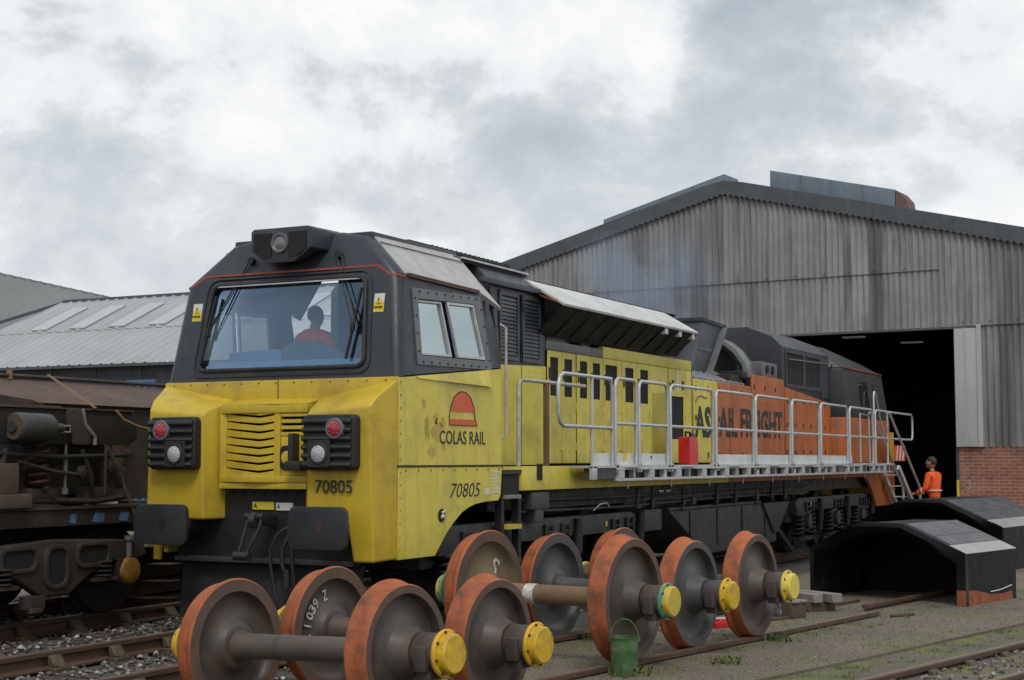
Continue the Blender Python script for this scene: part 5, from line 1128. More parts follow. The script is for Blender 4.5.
def make_wheelset(label, loc, rz, r_, m_web, m_axle, m_cap, tilt=0, hub=.775, chalk=None, m_near=None):
    root = thing('wheelset', label, 'wheelset', loc, rz, 'loose railway wheelsets in the yard'); root.rotation_euler = (0, tilt, rz)
    mb = MB(); mb.lathe([(.062, -1.02), (.085, -.98), (.085, -.90), (.105, -.88), (.105, -.60), (.088, -.57), (.082, -.30), (.082, .30), (.088, .57), (.105, .60), (.105, .88), (.085, .90), (.085, .98), (.062, 1.02)], (0, 0, r_), (1, 0, 0), 24)
    ax = mb.build('axle', m_axle, root)
    mb = MB(); mb.lathe([(.0825, -.26), (.086, -.25), (.086, -.17), (.0825, -.16)], (0, 0, r_), (1, 0, 0), 24); mb.build('axle_band', M_CHALK if m_axle is M_AXLE2 else M_WHL2, ax)
    for s in (-1, 1):
        face, ro, tr_, ri, bk = wheel_profile(r_); o_ = (s * .79, 0, r_); a_ = (s, 0, 0)
        mw = (m_near if (s == 1 and m_near) else m_web)
        mb = MB(); mb.lathe(face, o_, a_, 56); mb.lathe(bk, o_, a_, 56); mb.f = [f for f in mb.f if len(f) == 4]
        # caps from the lathe ends are discs inside the hub
        wh = mb.build('wheel', mw, root, smooth=60)
        mb = MB(); mb.lathe(tr_, o_, a_, 64); mb.f = [f for f in mb.f if len(f) == 4]; mb.build('tread', M_TREAD, wh, smooth=50)
        mb = MB(); mb.lathe(ro, o_, a_, 64); mb.lathe(ri, o_, a_, 64); mb.f = [f for f in mb.f if len(f) == 4]; mb.build('rim', M_RIM if mw is not M_WHL2 else M_WHL2, wh)
        # bearing housing and end cap
        mb = MB(); mb.lathe([(.085, .10), (.118, .105), (.125, .12), (.125, .275), (.118, .28), (.05, .28)], o_, a_, 28); mb.lathe([(.185, -.02), (.165, .02), (.15, .05), (.135, .10)], o_, a_, 24)
        bh = mb.build('bearing_housing', m_axle if m_axle is not M_AXLE2 else M_WHL, root)
        mb = MB(); x0, x1 = sorted((s * .93, s * 1.03)); mb.box(x0, x1, -.11, .11, r_ - .155, r_ - .09); mb.box(x0, x1, -.145, -.10, r_ - .10, r_ + .05); mb.build('bearing_adapter', M_WHL, bh, bevel=.012)
        mb = MB(); mb.lathe([(.05, .28), (.146, .282), (.15, .29), (.15, .303), (.145, .309), (.10, .31)], o_, a_, 32); ec = mb.build('end_cap', M_TEAL if m_cap is M_CAPT else m_cap, root)
        mb = MB(); mb.lathe([(.124, .305), (.123, .352), (.112, .364), (.0005, .367)], o_, a_, 32); mb.build('cap_face', m_cap, ec)
        for i in range(8):
            t = i * math.pi / 4 + .2; p = Vector(o_) + Vector((s * .306, .136 * math.cos(t), .136 * math.sin(t))); MB().cyl(p, p + Vector((s * .014, 0, 0)), .009, 6).build('cap_bolt', M_BRASS, ec)
    if chalk:
        txt, s, side, rad, a0, step, hgt = chalk; objs = []
        # side: +1 outer face, -1 inner face of wheel s
        xx = s * .79 + (s * -.064 if side > 0 else s * -.099); nx_ = 1
        for i, c_ in enumerate(txt):
            if c_ == ' ': continue
            t = R(a0 + i * step); p = Vector((xx + .004, rad * math.cos(t), r_ + rad * math.sin(t)))
            rad_ = Vector((0, math.cos(t), math.sin(t))); tan = Vector((0, math.sin(t), -math.cos(t)))
            if tan.cross(rad_).x < 0: tan = -tan
            objs.append(text(c_, hgt, p - tan * hgt * .3 - rad_ * hgt * .5, tan, rad_, 'c', M_CHALK, None, width=hgt * (.6 if c_ not in '1I' else .15), depth=.002, bold=.015))
        for o_c in objs: o_c.name = 'chalk_character'; o_c.parent = root
    return root
RZ = R(-6.2)
def wpos(near, hub=.79):
    c, s_ = math.cos(RZ), math.sin(RZ); return (near[0] - hub * c, near[1] - hub * s_, 0)
make_wheelset('nearest wheelset at bottom left, yellow end cap, brown axle crossing the foreground', wpos((3.456, -2.736)), RZ, .42, M_WHL, M_AXLE, M_CAPY, tilt=R(-2.2), chalk=None)
make_wheelset('second wheelset from the left, far wheel chalked with numbers, yellow end cap', wpos((3.577, -1.773)), RZ, .42, M_WHL, M_AXLE, M_CAPY, chalk=('C 1039 Z', -1, -1, .25, 192, -12.5, .08))
make_wheelset('big wheelset behind the green bucket with teal and yellow end cap', wpos((3.556, .685)), RZ, .50, M_WHL3, M_AXLE2, M_CAPT, chalk=('S', -1, -1, .24, 55, -16, .17), m_near=M_WHL)
make_wheelset('second wheelset from the right, blue grey wheels and orange yellow cap', wpos((3.685, 1.80)), RZ, .465, M_WHL2, M_WHL2, M_CAPY)
make_wheelset('rightmost wheelset, brown wheels with pale lemon end cap', wpos((3.91, 2.86)), RZ, .472, M_WHL, M_AXLE, M_CAPL)

# ================================================================== SMALL YARD THINGS
bk = thing('bucket', 'battered green metal bucket with wire handle in front of a wheel', 'bucket', (3.64, .25, -.055), R(20))
mb = MB(); mb.lathe([(.0005, .012), (.088, .012), (.092, .0), (.096, .004), (.106, .10), (.107, .19), (.110, .20), (.107, .21), (.112, .29), (.118, .295), (.118, .303), (.108, .30), (.098, .10), (.09, .02), (.0005, .018)], (0, 0, 0), (0, 0, 1), 28); mb.build('body', M_BUCK, bk)
mb = MB(); mb.tube([(.115 * math.cos(math.pi * k / 14), .02, .27 + .17 * math.sin(math.pi * k / 14)) for k in range(15)], .0055, 6); mb.build('handle', M_BUCK, bk)
for s in (-1, 1): MB().cyl((s * .112, .02, .27), (s * .125, .02, .27), .018, 8).build('lug', M_BUCK, bk)
def timber(name, label, loc, rz, parts, group=None):
    r_ = thing(name, label, 'timber', loc, rz, group)
    for nm, b_, m_ in parts: MB().box(*b_).build(nm, m_, r_, bevel=.008, segs=1)
    return r_
timber('timber_stack', 'small stack of grey timber blocks on bearers beyond the last wheelset', (3.56, 6.1, -.055), R(-32), [('block', (-.30, .32, -.06, .09, .10, .20), M_WOOD), ('block', (-.34, .24, -.26, -.12, .10, .20), M_WOOD), ('bearer', (-.28, -.18, -.30, .12, 0, .098), M_WOODB), ('bearer', (.08, .18, -.30, .12, 0, .098), M_WOODB)])
timber('pallet_piece', 'broken pallet piece half hidden behind the rightmost wheel', (3.25, 5.15, -.055), R(-18), [('board', (-.35, .42, -.07, .07, .16, .19), M_WOOD), ('board', (-.35, .42, .10, .2, .16, .19), M_WOOD), ('block', (-.08, .06, -.07, .2, 0, .158), M_WOOD), ('block', (.26, .40, -.07, .2, 0, .158), M_WOODB), ('block', (-.34, -.22, -.07, .2, 0, .158), M_WOODB)])
rd = thing('red_wedge', 'red painted wheel scotch lying behind the wheels', 'scotch', (3.2, 3.85, -.055), R(60))
MB().prism([(-.12, 0), (.12, 0), (.12, .05), (.0, .09), (-.12, .06)], 'y', -.05, .05).build('wedge', M_RED, rd, bevel=.006); MB().box(-.1, .1, -.02, .02, .088, .10).build('wedge_strip', M_LABW, rd)
for nm, lab, loc, rz, ln in (('steel_bar', 'short rusty flat bar lying by the rail end under the black section', (3.66, 6.7, -.046), R(80), 1.1), ('steel_bar', 'thin rusty bar on the tarmac left of the timber stack', (3.4, 4.5, -.046), R(70), 1.3), ('steel_bar', 'stub of rusty bar at the end of the storage rail', (4.6, 5.75, -.045), R(60), .35)):
    o = MB().box(-ln / 2, ln / 2, -.02, .02, -.008, .02).build(nm, M_RAIL, None, bevel=.004, segs=1); o.location = loc; o.rotation_euler = (0, 0, rz); tag(o, lab, 'steel bar')

# ================================================================== BLACK ROOF SECTIONS
def roof_section(label, loc, rz, W, Ln, Hs, Ha, rust):
    r_ = thing('roof_section', label, 'roof section', loc, rz, 'black locomotive roof sections on the ground'); th = .06; h = W / 2
    prof = [(-h, 0), (-h, Hs), (-h * .62, Hs + (Ha - Hs) * .62), (-h * .30, Ha), (h * .22, Ha), (h * .58, Hs + (Ha - Hs) * .55), (h, Hs), (h, 0)]
    inn = [(-h + th, 0), (-h + th, Hs - .05), (-h * .6, Hs + (Ha - Hs) * .62 - th), (-h * .28, Ha - th), (h * .20, Ha - th), (h * .55, Hs + (Ha - Hs) * .55 - th), (h - th, Hs - .05), (h - th, 0)]
    for i in range(7):
        nm = ('side_wall', 'roof_panel', 'roof_panel', 'roof_panel', 'roof_panel', 'roof_panel', 'side_wall')[i]
        P4 = [prof[i], prof[i + 1], inn[i + 1], inn[i]]
        if i in (0, 6): MB().prism(P4, 'y', 0, Ln).build(nm, M_COVER, r_, bevel=.004, segs=1)
        else: MB().prism(P4, 'y', 0, Ln).build(nm, M_COVER, r_)
    # lip frame at the open end
    mb = MB()
    for i in range(7):
        a_, b_ = prof[i], prof[i + 1]; c_, d_ = [(p[0] * .90, p[1] - .10 * (p[1] > .01)) for p in (b_, a_)]
        mb.prism([(a_[0] * 1.012, a_[1] + .012 * (a_[1] > .01)), (b_[0] * 1.012, b_[1] + .012 * (b_[1] > .01)), c_, d_], 'y', -.05, .03)
    mb.build('end_frame', M_COVER, r_)
    # outer skin panels on the camera side slope
    def skin(i, t0, t1, y0, y1, m_, nm):
        p, q = Vector(prof[i]), Vector(prof[i + 1]); n_ = Vector((-(q - p).y, (q - p).x)).normalized()
        if n_.y < 0: n_ = -n_
        a_, b_ = p.lerp(q, t0), p.lerp(q, t1); MB().prism([a_ + n_ * .004, b_ + n_ * .004, b_ + n_ * .016, a_ + n_ * .016], 'y', y0, y1).build(nm, m_, r_, bevel=.002, segs=1)
    skin(4, .05, .98, .06, Ln * .80, M_COVG, 'grey_panel'); skin(4, .05, .98, Ln * .81, Ln, M_COVG, 'grey_panel'); skin(5, .0, .50, .06, Ln, M_COVG, 'grey_panel'); skin(5, .52, 1.02, -.02, Ln, M_COVS, 'bare_panel')
    for s in (-1, 1):
        for yy in (Ln * .35, Ln * .7): MB().box(*sorted((s * (h - .06), s * (h - .10))), yy - .03, yy + .03, 0, Hs - .05).build('inner_stiffener', M_COVER, r_)
    MB().prism([inn[0], inn[1], inn[2], inn[3], inn[4], inn[5], (inn[5][0] * 1.15, inn[5][1] - .25), (inn[5][0] * 1.1, .0)], 'y', Ln - .08, Ln - .05).build('added_dark_end', M_COVER, r_)  # dark plate added to keep light out of the arched interior
    if rust:
        MB().prism([(-.03, 0), (Ln * .92, 0), (Ln * .90, .10), (Ln * .7, .085), (Ln * .45, .10), (Ln * .3, .14), (Ln * .18, .17), (-.02, .185)], 'x', h + .001, h + .006).build('rust_patch', M_COVR, r_)
        MB().prism([(-.055, 0), (-.055, .185), (-.051, .185), (-.051, 0)], 'x', h * .9, h * 1.012).build('rust_patch', M_COVR, r_)
        MB().tube([(h + .012, Ln * .45, .13), (h + .012, Ln * .65, .135), (h + .012, Ln * .88, .17)], .006, 6).build('cable', M_LABW, r_)
    return r_
roof_section('nearer black locomotive roof section with open arched end and rusty foot', (4.055, 7.42, -.055), R(-12.8), 1.99, 1.50, .60, .93, True)
roof_section('farther black locomotive roof section behind the nearer one', (3.36, 13.2, -.055), R(-9), 2.34, 2.7, .66, 1.07, False)

# ================================================================== WAGON ON THE LEFT
wg = thing('flat_wagon', 'rusty brown bogie flat wagon at the left edge', 'wagon', (-3.3, 0, 0))
WN = 1.08           # near side of the wagon, local x
MB().box(WN - .10, WN + .02, -9, 1.35, 1.00, 1.16).build('solebar', M_WAG, wg, bevel=.01)
MB().box(-WN - .02, -WN + .10, -9, 1.35, 1.00, 1.16).build('solebar', M_WAG, wg, bevel=.01)
MB().box(WN - .14, WN + .05, -9, 1.36, 1.165, 1.19).build('deck_edge', M_WAG, wg)
MB().box(-WN, WN, -9, 1.35, 1.10, 1.165).build('deck', M_WAGD, wg); MB().box(-1.2, 1.2, 1.355, 1.42, .90, 1.22).build('headstock', M_WAG, wg, bevel=.01)
MB().box(-.5, .5, -9, 1.3, .55, 1.09).build('centre_sill', M_WAGD, wg)
for yy, wd in ((.28, .10), (.60, .17), (.98, .15)): MB().prism([(yy, 1.03), (yy + wd * .9, 1.02), (yy + wd, 1.11), (yy + wd * .2, 1.12)], 'x', WN + .021, WN + .024).build('blue_paint_patch', M_BLUEP, wg)
MB().box(WN + .0, WN + .03, .5, .95, 1.20, 1.225).build('deck_plate_label', M_LABW, wg)
for s in (-1, 1):
    mb = MB(); mb.lathe([(.19, .50), (.19, .46), (.08, .45), (.08, .2), (.12, .19), (.14, 0)], (s * .865, 1.42, 1.05), (0, 1, 0), 16); mb.build('buffer', M_WAGD, wg)
# cast bogie
def cast_bogie(yc):
    root = None
    for s in (1, -1):
        x0, x1 = sorted((s * .98, s * 1.10))
        up = [(yc - 1.25, .80), (yc - .9, .84), (yc, .88), (yc + .9, .84), (yc + 1.25, .80)]; lo = [(yc + 1.3, .66), (yc + 1.12, .62), (yc + .72, .62), (yc + .45, .50), (yc + .18, .34), (yc - .18, .34), (yc - .45, .50), (yc - .72, .62), (yc - 1.12, .62), (yc - 1.3, .66)]
        pl = up + lo
        if root is None:
            pass
        mb = MB(); mb.prism(pl, 'x', x0, x1); b = mb.build('bogie_frame', M_WAG, wg, bevel=.025, segs=3)
        root = root or b
        for yo, zo, hw, hh in ((-.50, .71, .20, .085), (.50, .71, .20, .085), (0, .62, .12, .17)):
            out_ = round_poly([(yc + yo - hw - .05, zo - hh - .04), (yc + yo + hw + .05, zo - hh - .04), (yc + yo + hw + .05, zo + hh + .04), (yc + yo - hw - .05, zo + hh + .04)], .14, 5)
            in_ = round_poly([(yc + yo - hw, zo - hh), (yc + yo + hw, zo - hh), (yc + yo + hw, zo + hh), (yc + yo - hw, zo + hh)], .10, 5)
            mb = MB(); ring_panel(mb, out_, in_, lambda u, v, d: (s * (1.125 - d), u, v), .05); mb.build('window_rim', M_WAG, b, bevel=.008)
            MB().prism(in_, 'x', s * 1.1, s * 1.103).build('hole_shade_fill', M_VOID, b)  # flat dark fill standing for the shade inside each hole
        for k in (-1, 1):
            ya = yc + k * 1.0
            mb = MB(); mb.box(*sorted((s * .95, s * 1.13)), ya - .15, ya + .15, .40, .64); mb.build('axlebox', M_WAGD, b, bevel=.03)
            mb = MB(); mb.lathe([(.0005, .05), (.09, .045), (.125, .03), (.13, .0), (.14, -.02)], (s * 1.14, ya, .52), (s, 0, 0), 20); mb.build('axle_cap', M_OIL, b)
            for i in range(4): MB().lathe([(.10, 0), (.115, .012), (.10, .024)], (s * 1.05, ya - k * .33, .48 + i * .045), (0, 0, 1), 16).build('spring_coil', M_WAGD, b)
            MB().box(*sorted((s * .96, s * 1.14)), ya - k * .33 - .16, ya - k * .33 + .16, .44, .475).build('spring_plank', M_WAG, b)
            mb = MB(); mb.cyl((s * 1.12, ya, .66), (s * 1.12, ya, .84), .03, 8); mb.cyl((s * 1.12, ya, .83), (s * 1.12, ya, .87), .05, 8); mb.build('suspension_link', M_GREY2, b)
            mb = MB(); mb.lathe([(.0005, 0), (.40, .0), (.455, .0), (.46, .11), (.49, .13), (.2, .14)], (s * .84, ya, LR + .46), (-s, 0, 0), 32); mb.build('wheel', M_WAGD, b)
    MB().box(-1.0, 1.0, yc - .15, yc + .15, .45, .78).build('bogie_bolster', M_WAGD, root)
    for k in (-1, 1): MB().cyl((-.9, yc + k, LR + .46), (.9, yc + k, LR + .46), .08, 12).build('axle', M_WAGD, root)
    mb = MB(); mb.box(1.02, 1.12, yc - .4, yc - .15, .24, .36); mb.box(1.04, 1.14, yc - .36, yc - .2, .20, .25); mb.build('brake_gear', M_WAG, root, bevel=.01)
    return root
cast_bogie(.12); cast_bogie(-6.6)
# loaded bogie frame standing on the wagon
sb = thing('spare_bogie', 'dark spare bogie frame with coil springs strapped on the flat wagon', 'bogie', (-3.3, 0, 1.19))
SX = 1.06
for s in (1, -1):
    mb = MB(); mb.prism([(-2.6, .60), (-1.9, .60), (-1.7, .60), (1.15, .60), (1.28, .66), (1.28, .90), (1.2, .945), (-2.6, .945)], 'x', *sorted((s * (SX - .14), s * SX))); fb = mb.build('side_beam', M_WAGD, sb, bevel=.015)
    MB().box(*sorted((s * (SX - .16), s * (SX + .02))), -2.6, 1.2, .945, .96).build('beam_flange', M_WOODB, fb)
    mb = MB(); mb.prism(round_poly([(.22, .945), (.42, .945), (.46, .80), (.56, .68), (.56, .60), (.30, .60), (.30, .70), (.22, .80)], .05, 3), 'x', *sorted((s * SX, s * (SX + .035)))); mb.build('wear_plate', M_WAG, fb, bevel=.006)
    mb = MB(); mb.tube([(s * (SX + .03), .44, .95), (s * (SX + .03), .48, .80), (s * (SX + .03), .62, .68), (s * (SX + .03), .62, .60)], .02, 6); mb.build('bent_pipe', M_WOOD, fb)
    for ya in (-.05, -1.6):
        MB().coil((s * (SX - .06), ya, .18), .09, .42, 6, .02, 6, 12).build('coil_spring', M_RSPR, sb)
        mb = MB(); mb.cyl((s * (SX + .03), ya + .27, .14), (s * (SX + .03), ya + .27, .60), .014, 8); mb.cyl((s * (SX + .03), ya + .27, .34), (s * (SX + .03), ya + .27, .46), .022, 8); mb.cyl((s * (SX + .03), ya + .27, .12), (s * (SX + .03), ya + .27, .18), .032, 8); mb.build('damper', M_GREY2, sb)
    mb = MB(); mb.prism([(-.55, .10), (.9, .10), (.75, .30), (.55, .42), (.2, .36), (-.3, .36)], 'x', *sorted((s * .7, s * .92))); mb.build('axlebox_casting', M_WAGD, sb, bevel=.03)
    mb = MB(); mb.lathe([(.0005, 0), (.36, 0), (.44, .0), (.45, .10), (.48, .12), (.2, .13)], (s * .84, .72, .45), (-s, 0, 0), 28); mb.build('wheel', M_WAGD, sb)
mb = MB(); mb.lathe([(.0005, -.24), (.05, -.24), (.05, -.20), (.125, -.20), (.135, -.18), (.13, .22), (.10, .26), (.05, .28), (.04, .42), (.0005, .42)], (SX + .08, -.30, .76), (0, 1, 0), 20); mb.build('brake_cylinder', M_BLK2, sb)
mb = MB(); mb.lathe([(.0005, -.215), (.12, -.215), (.132, -.19), (.132, -.16)], (SX + .08, -.30, .76), (0, 1, 0), 20); mb.build('cylinder_end', M_WOODB, sb)
mb = MB(); mb.tube([(SX + .05, .12, .72), (SX + .05, .25, .72), (SX + .05, .25, .78), (SX + .05, .12, .78)], .01, 6); mb.build('clevis', M_WOOD, sb)
MB().box(-1.0, 1.0, -.2, .2, .5, .9).build('transom', M_WAGD, sb)
for (y0, y1, nm) in ((.62, .80, 0), (-2.1, -1.95, 1)):
    MB().bar((SX - .40, y0 - .22, 1.30), (SX + .035, y0 + .0, .965), .07, .012).build('lashing_strap', M_STRAP, sb)
    MB().bar((SX + .04, y1 + .12, .42), (SX + .06, y1 + .40, -.12), .035, .012, (1, 0, 0)).build('lashing_strap', M_WOODB, sb)
mb = MB(); mb.tube([(SX + .03, .92, .95), (SX + .06, 1.0, .86), (SX + .06, 1.2, .80), (SX + .06, 1.38, .77)], .014, 6); mb.build('loose_rope', M_STRAP, sb)
wc = thing('timber_chock', 'brown timber chock block wedged on the wagon deck edge', 'timber', (-2.25, -.62, 1.19))
MB().box(-.1, .1, -.28, .18, .14, .42).build('block', M_WOODB, wc, bevel=.01); MB().box(-.1, .14, -.3, .32, .0, .135).build('block', M_WOODB, wc, bevel=.02)
for i, (y0, z0, y1, z1, r_, m_) in enumerate(((-.9, .52, 1.1, .50, .022, M_WAGD), (-.4, .44, .5, .30, .018, M_WAG), (.45, .55, .62, .12, .025, M_WAGD), (.8, .58, 1.02, .2, .03, M_WAG), (-.75, .1, -.55, .55, .03, M_WAGD), (.1, .06, 1.1, .08, .03, M_WAGD))):
    MB().tube([(SX + .02, y0, z0), (SX + .06, lerp(y0, y1, .5), lerp(z0, z1, .5) - .03), (SX + .02, y1, z1)], r_, 8).build('brake_rod', m_, sb)
for yy, zz, r_ in ((.45, .34, .06), (.86, .40, .07), (-.62, .32, .08), (1.12, .52, .05)):
    mb = MB(); mb.lathe([(.0005, .03), (r_ * .5, .03), (r_ * .55, .02), (r_, .018), (r_, -.02)], (SX + .03, yy, zz), (1, 0, 0), 16); mb.build('pin_boss', M_WAG, sb)
for yy, zz, w_, h_ in ((-.2, .08, .5, .10), (.55, .05, .45, .13), (.9, .16, .25, .22), (-.8, .2, .2, .28)):
    MB().box(SX - .16, SX - .02, yy, yy + w_, zz, zz + h_).build('bogie_casting', M_WAG, sb, bevel=.02)
MB().tube([(SX + .06, .74 + .012 * (k % 2), .60 - k * .045) for k in range(12)], .016, 6).build('hanging_chain', M_WAG, sb)
# rusty steel hopper body behind
hb = thing('rusty_steel_body', 'rusty brown steel body with sloping sides behind the wagon load', 'wagon body', (-4.0, 0, 0))
MB().hull([(.0, -9, 2.52), (.0, 6.5, 2.52), (-1.6, 6.5, 2.56), (-1.6, -9, 2.56)], [(.75, -9, 2.24), (.75, 6.5, 2.24), (.70, 6.5, 2.20), (.70, -9, 2.20)]).build('sloping_plate', M_STEELR, hb)
MB().box(.60, .70, -9, 6.5, 1.2, 2.198).build('side_plate', M_WAG, hb)
for i in range(9): MB().prism([(.70, 1.3), (.84, 1.9), (.80, 2.20), (.70, 2.20)], 'y', -6 + i * 1.35, -5.92 + i * 1.35).build('side_rib', M_STEELR, hb)
mb = MB(); pl = [(-1.1, 2.20), (-.85, 2.28), (-.5, 2.315), (0.1, 2.32), (.6, 2.28), (.9, 2.20)]; mb.hull([(.75, p[0], p[1]) for p in pl], [(.95, p[0], p[1] - .02) for p in pl]); mb.build('saddle_pad', M_WAG, hb, bevel=.01)
MB().box(.75, .98, -1.25, 1.0, 2.15, 2.20).build('saddle_plate', M_STEELR, hb, bevel=.008)
for k in range(3): MB().box(.80, 1.0 - k * .02, -1.0 + k * .05, .15 - k * .05, 2.02 + k * .04, 2.055 + k * .04).build('packing_plate', M_WAG, hb, bevel=.006)
MB().box(.74, .96, -.9, .05, 1.8, 2.015).build('packing_block', M_STEELR, hb)
MB().tube([(.0, -9, 2.56), (.0, 6.4, 2.56)], .022, 8).build('top_pipe', M_WAG, hb)
for i in range(6): MB().box(-.02, .03, -4.3 + i * 1.1, -4.26 + i * 1.1, 2.52, 2.62).build('pipe_bracket', M_STRAP, hb)
# stacked track panels beyond the wagon
tp = thing('track_panel_stack', 'stack of old rails and sleepers beyond the wagon, mossy on top', 'rail stack', (-3.95, 4.9, -.1), R(6))
for k in range(4):
    for xx in (-.5, .3):
        mb = MB(); mb.prism([(xx + p[0], .16 + k * .19 + p[1]) for p in RAILP], 'y', -3, 3); mb.build('rail', M_RAIL, tp)
    for yy in (-2.4, -.9, .7, 2.2): MB().box(-.9, .9, yy - .12, yy + .12, k * .19 - .03 + .03, k * .19 + .008).build('packer', M_SLEEP, tp)
MB().box(-.85, .7, -2.9, 2.9, .765, .80).build('top_boards', mat('mossy_board', (.20, .20, .13), .9, var=.3, vs_=8, dirt=(.12, .15, .04), damt=.9, dscale=5), tp, bevel=.01)

# ================================================================== PEOPLE
def skin_figure(name, joints, edges, m, parent, root=0, sub=2):
    me = bpy.data.meshes.new(name); me.from_pydata([j[0] for j in joints], edges, []); ob = bpy.data.objects.new(name, me); col.objects.link(ob)
    md = ob.modifiers.new('s', 'SKIN'); md.use_smooth_shade = True
    for i, j in enumerate(joints):
        r_ = j[1]; ob.data.skin_vertices[0].data[i].radius = r_ if isinstance(r_, tuple) else (r_, r_)
    ob.data.skin_vertices[0].data[root].use_root = True
    ob.modifiers.new('d', 'SUBSURF').levels = sub
    dg = bpy.context.evaluated_depsgraph_get(); nm = bpy.data.meshes.new_from_object(ob.evaluated_get(dg)); bpy.data.objects.remove(ob)
    for p in nm.polygons: p.use_smooth = True
    nm.materials.clear(); nm.materials.append(m)
    o = bpy.data.objects.new(name, nm); col.objects.link(o); o.parent = parent; return o
def head(parent, c, yaw, m_hair, beard=True):
    """head with face: skull, nose, ears, eyes, hair; c = centre, faces +Y before yaw"""
    Mx = Matrix.Translation(c) @ Matrix.Rotation(yaw, 4, 'Z')
    def sph(cx, sx, seg=20, ring=14, fn=None):
        mb = MB(); vs_, fs = [], []
        for i in range(ring + 1):
            ph = math.pi * i / ring
            for k in range(seg):
                t = 2 * math.pi * k / seg; p = Vector((sx[0] * math.sin(ph) * math.cos(t), sx[1] * math.sin(ph) * math.sin(t), sx[2] * math.cos(ph)))
                if fn: p = fn(p)
                vs_.append(Mx @ (p + Vector(cx)))
        for i in range(ring):
            for k in range(seg): fs.append((i * seg + k, i * seg + (k + 1) % seg, (i + 1) * seg + (k + 1) % seg, (i + 1) * seg + k))
        return mb.add(vs_, fs)
    def jaw(p):
        if p.z < 0: p.x *= 1 + p.z * 2.6; p.y = p.y * (1 + p.z * 1.2) + (-p.z) * .12
        return p
    hd = sph((0, 0, 0), (.075, .097, .118), fn=jaw).build('head', M_SKIN, parent)
    def keep(p): return p
    hr = sph((0, -.012, .022), (.082, .100, .108), fn=lambda p: Vector((p.x, min(p.y, .062 + max(0, p.z) * .25), max(p.z, -.055 if p.y < .0 else .025)))).build('hair', m_hair, hd)
    mb = MB(); mb.add([Mx @ Vector(p) for p in ((-.014, .095, -.022), (.014, .095, -.022), (0, .094, .022), (0, .122, -.02))], [(0, 1, 3), (1, 2, 3), (2, 0, 3), (0, 2, 1)]); mb.build('nose', M_SKIN, hd)
    for s in (-1, 1):
        sph((s * .076, -.005, -.005), (.010, .022, .033), 10, 8).build('ear', M_SKIN, hd); sph((s * .031, .088, .012), (.012, .008, .008), 8, 6).build('eye', M_INK, hd)
    sph((0, .088, -.062), (.024, .008, .006), 8, 6).build('mouth', mat('lips', (.28, .1, .08), .5), hd)
    if beard: sph((0, .028, -.075), (.052, .070, .042)).build('beard', mat('grey_stubble', (.12, .09, .075), .9), hd)
    return hd
def hand(parent, wrist, direc, palm_n, curl=.5):
    """five fingered hand from the wrist along direc"""
    d = Vector(direc).normalized(); n = Vector(palm_n).normalized(); sd_ = d.cross(n).normalized(); w_ = Vector(wrist)
    J, E_ = [(w_, .026), (w_ + d * .05, (.034, .02)), (w_ + d * .09, (.036, .018))], [(0, 1), (1, 2)]
    pm = skin_figure('palm', [(tuple(j[0]), j[1]) for j in J], E_, M_SKIN, parent, 0, 1)
    for i, (off, ln) in enumerate(((-.03, .062), (-.01, .075), (.011, .07), (.031, .056))):
        p0 = w_ + d * .075 + sd_ * off; p1 = p0 + d * ln * .55 + n * ln * .1; p2 = p1 + (d * math.cos(curl * 1.6) + n * math.sin(curl * 1.6)) * ln * .4; p3 = p2 + (d * math.cos(curl * 3) + n * math.sin(curl * 3)) * ln * .35
        skin_figure('finger', [(tuple(q), .0085) for q in (p0, p1, p2, p3)], [(0, 1), (1, 2), (2, 3)], M_SKIN, pm, 0, 1)
    t0 = w_ + d * .03 - sd_ * .028; t1 = t0 + d * .03 - sd_ * .028 + n * .012; t2 = t1 + d * .032 + n * .018
    skin_figure('thumb', [(tuple(q), .010) for q in (t0, t1, t2)], [(0, 1), (1, 2)], M_SKIN, pm, 0, 1)
# worker by the ladder, seen from his left side, facing -X (towards the locomotive)
wk = thing('person', 'man in orange hi vis jacket standing at the foot of the ladder', 'person', (2.17, 19.75, -.16), R(76)); wk.scale = (1.05, 1.05, 1.03)
# local: faces +Y
K_ = [((0, 0, .96), (.15, .11)), ((0, .0, 1.10), (.155, .11)), ((0, .01, 1.28), (.18, .125)), ((0, .02, 1.44), (.15, .10)), ((0, .03, 1.52), (.062, .062)),
      ((-.19, .02, 1.46), (.07, .07)), ((-.25, .06, 1.20), .058), ((-.21, .27, 1.10), .046), ((.19, .02, 1.46), (.07, .07)), ((.25, .06, 1.20), .058), ((.21, .27, 1.12), .046)]
skin_figure('jacket', K_, [(0, 1), (1, 2), (2, 3), (3, 4), (3, 5), (5, 6), (6, 7), (3, 8), (8, 9), (9, 10)], M_HIVIS, wk)
skin_figure('trousers', [((0, 0, .97), (.15, .11)), ((-.10, 0, .86), (.10, .10)), ((-.12, .02, .50), .07), ((-.12, 0, .12), .06), ((.10, 0, .86), (.10, .10)), ((.12, .04, .50), .07), ((.12, .0, .12), .06)], [(0, 1), (1, 2), (2, 3), (0, 4), (4, 5), (5, 6)], M_NAVY, wk)
for s in (-1, 1): skin_figure('boot', [((s * .12, -.03, .10), .055), ((s * .12, .0, .05), .05), ((s * .13, .16, .04), .042)], [(0, 1), (1, 2)], M_INK, wk, 0, 1)
skin_figure('neck', [((0, .03, 1.50), .055), ((0, .045, 1.60), .052)], [(0, 1)], M_SKIN, wk, 0, 1)
head(wk, Vector((0, .055, 1.69)), 0, M_HAIR)
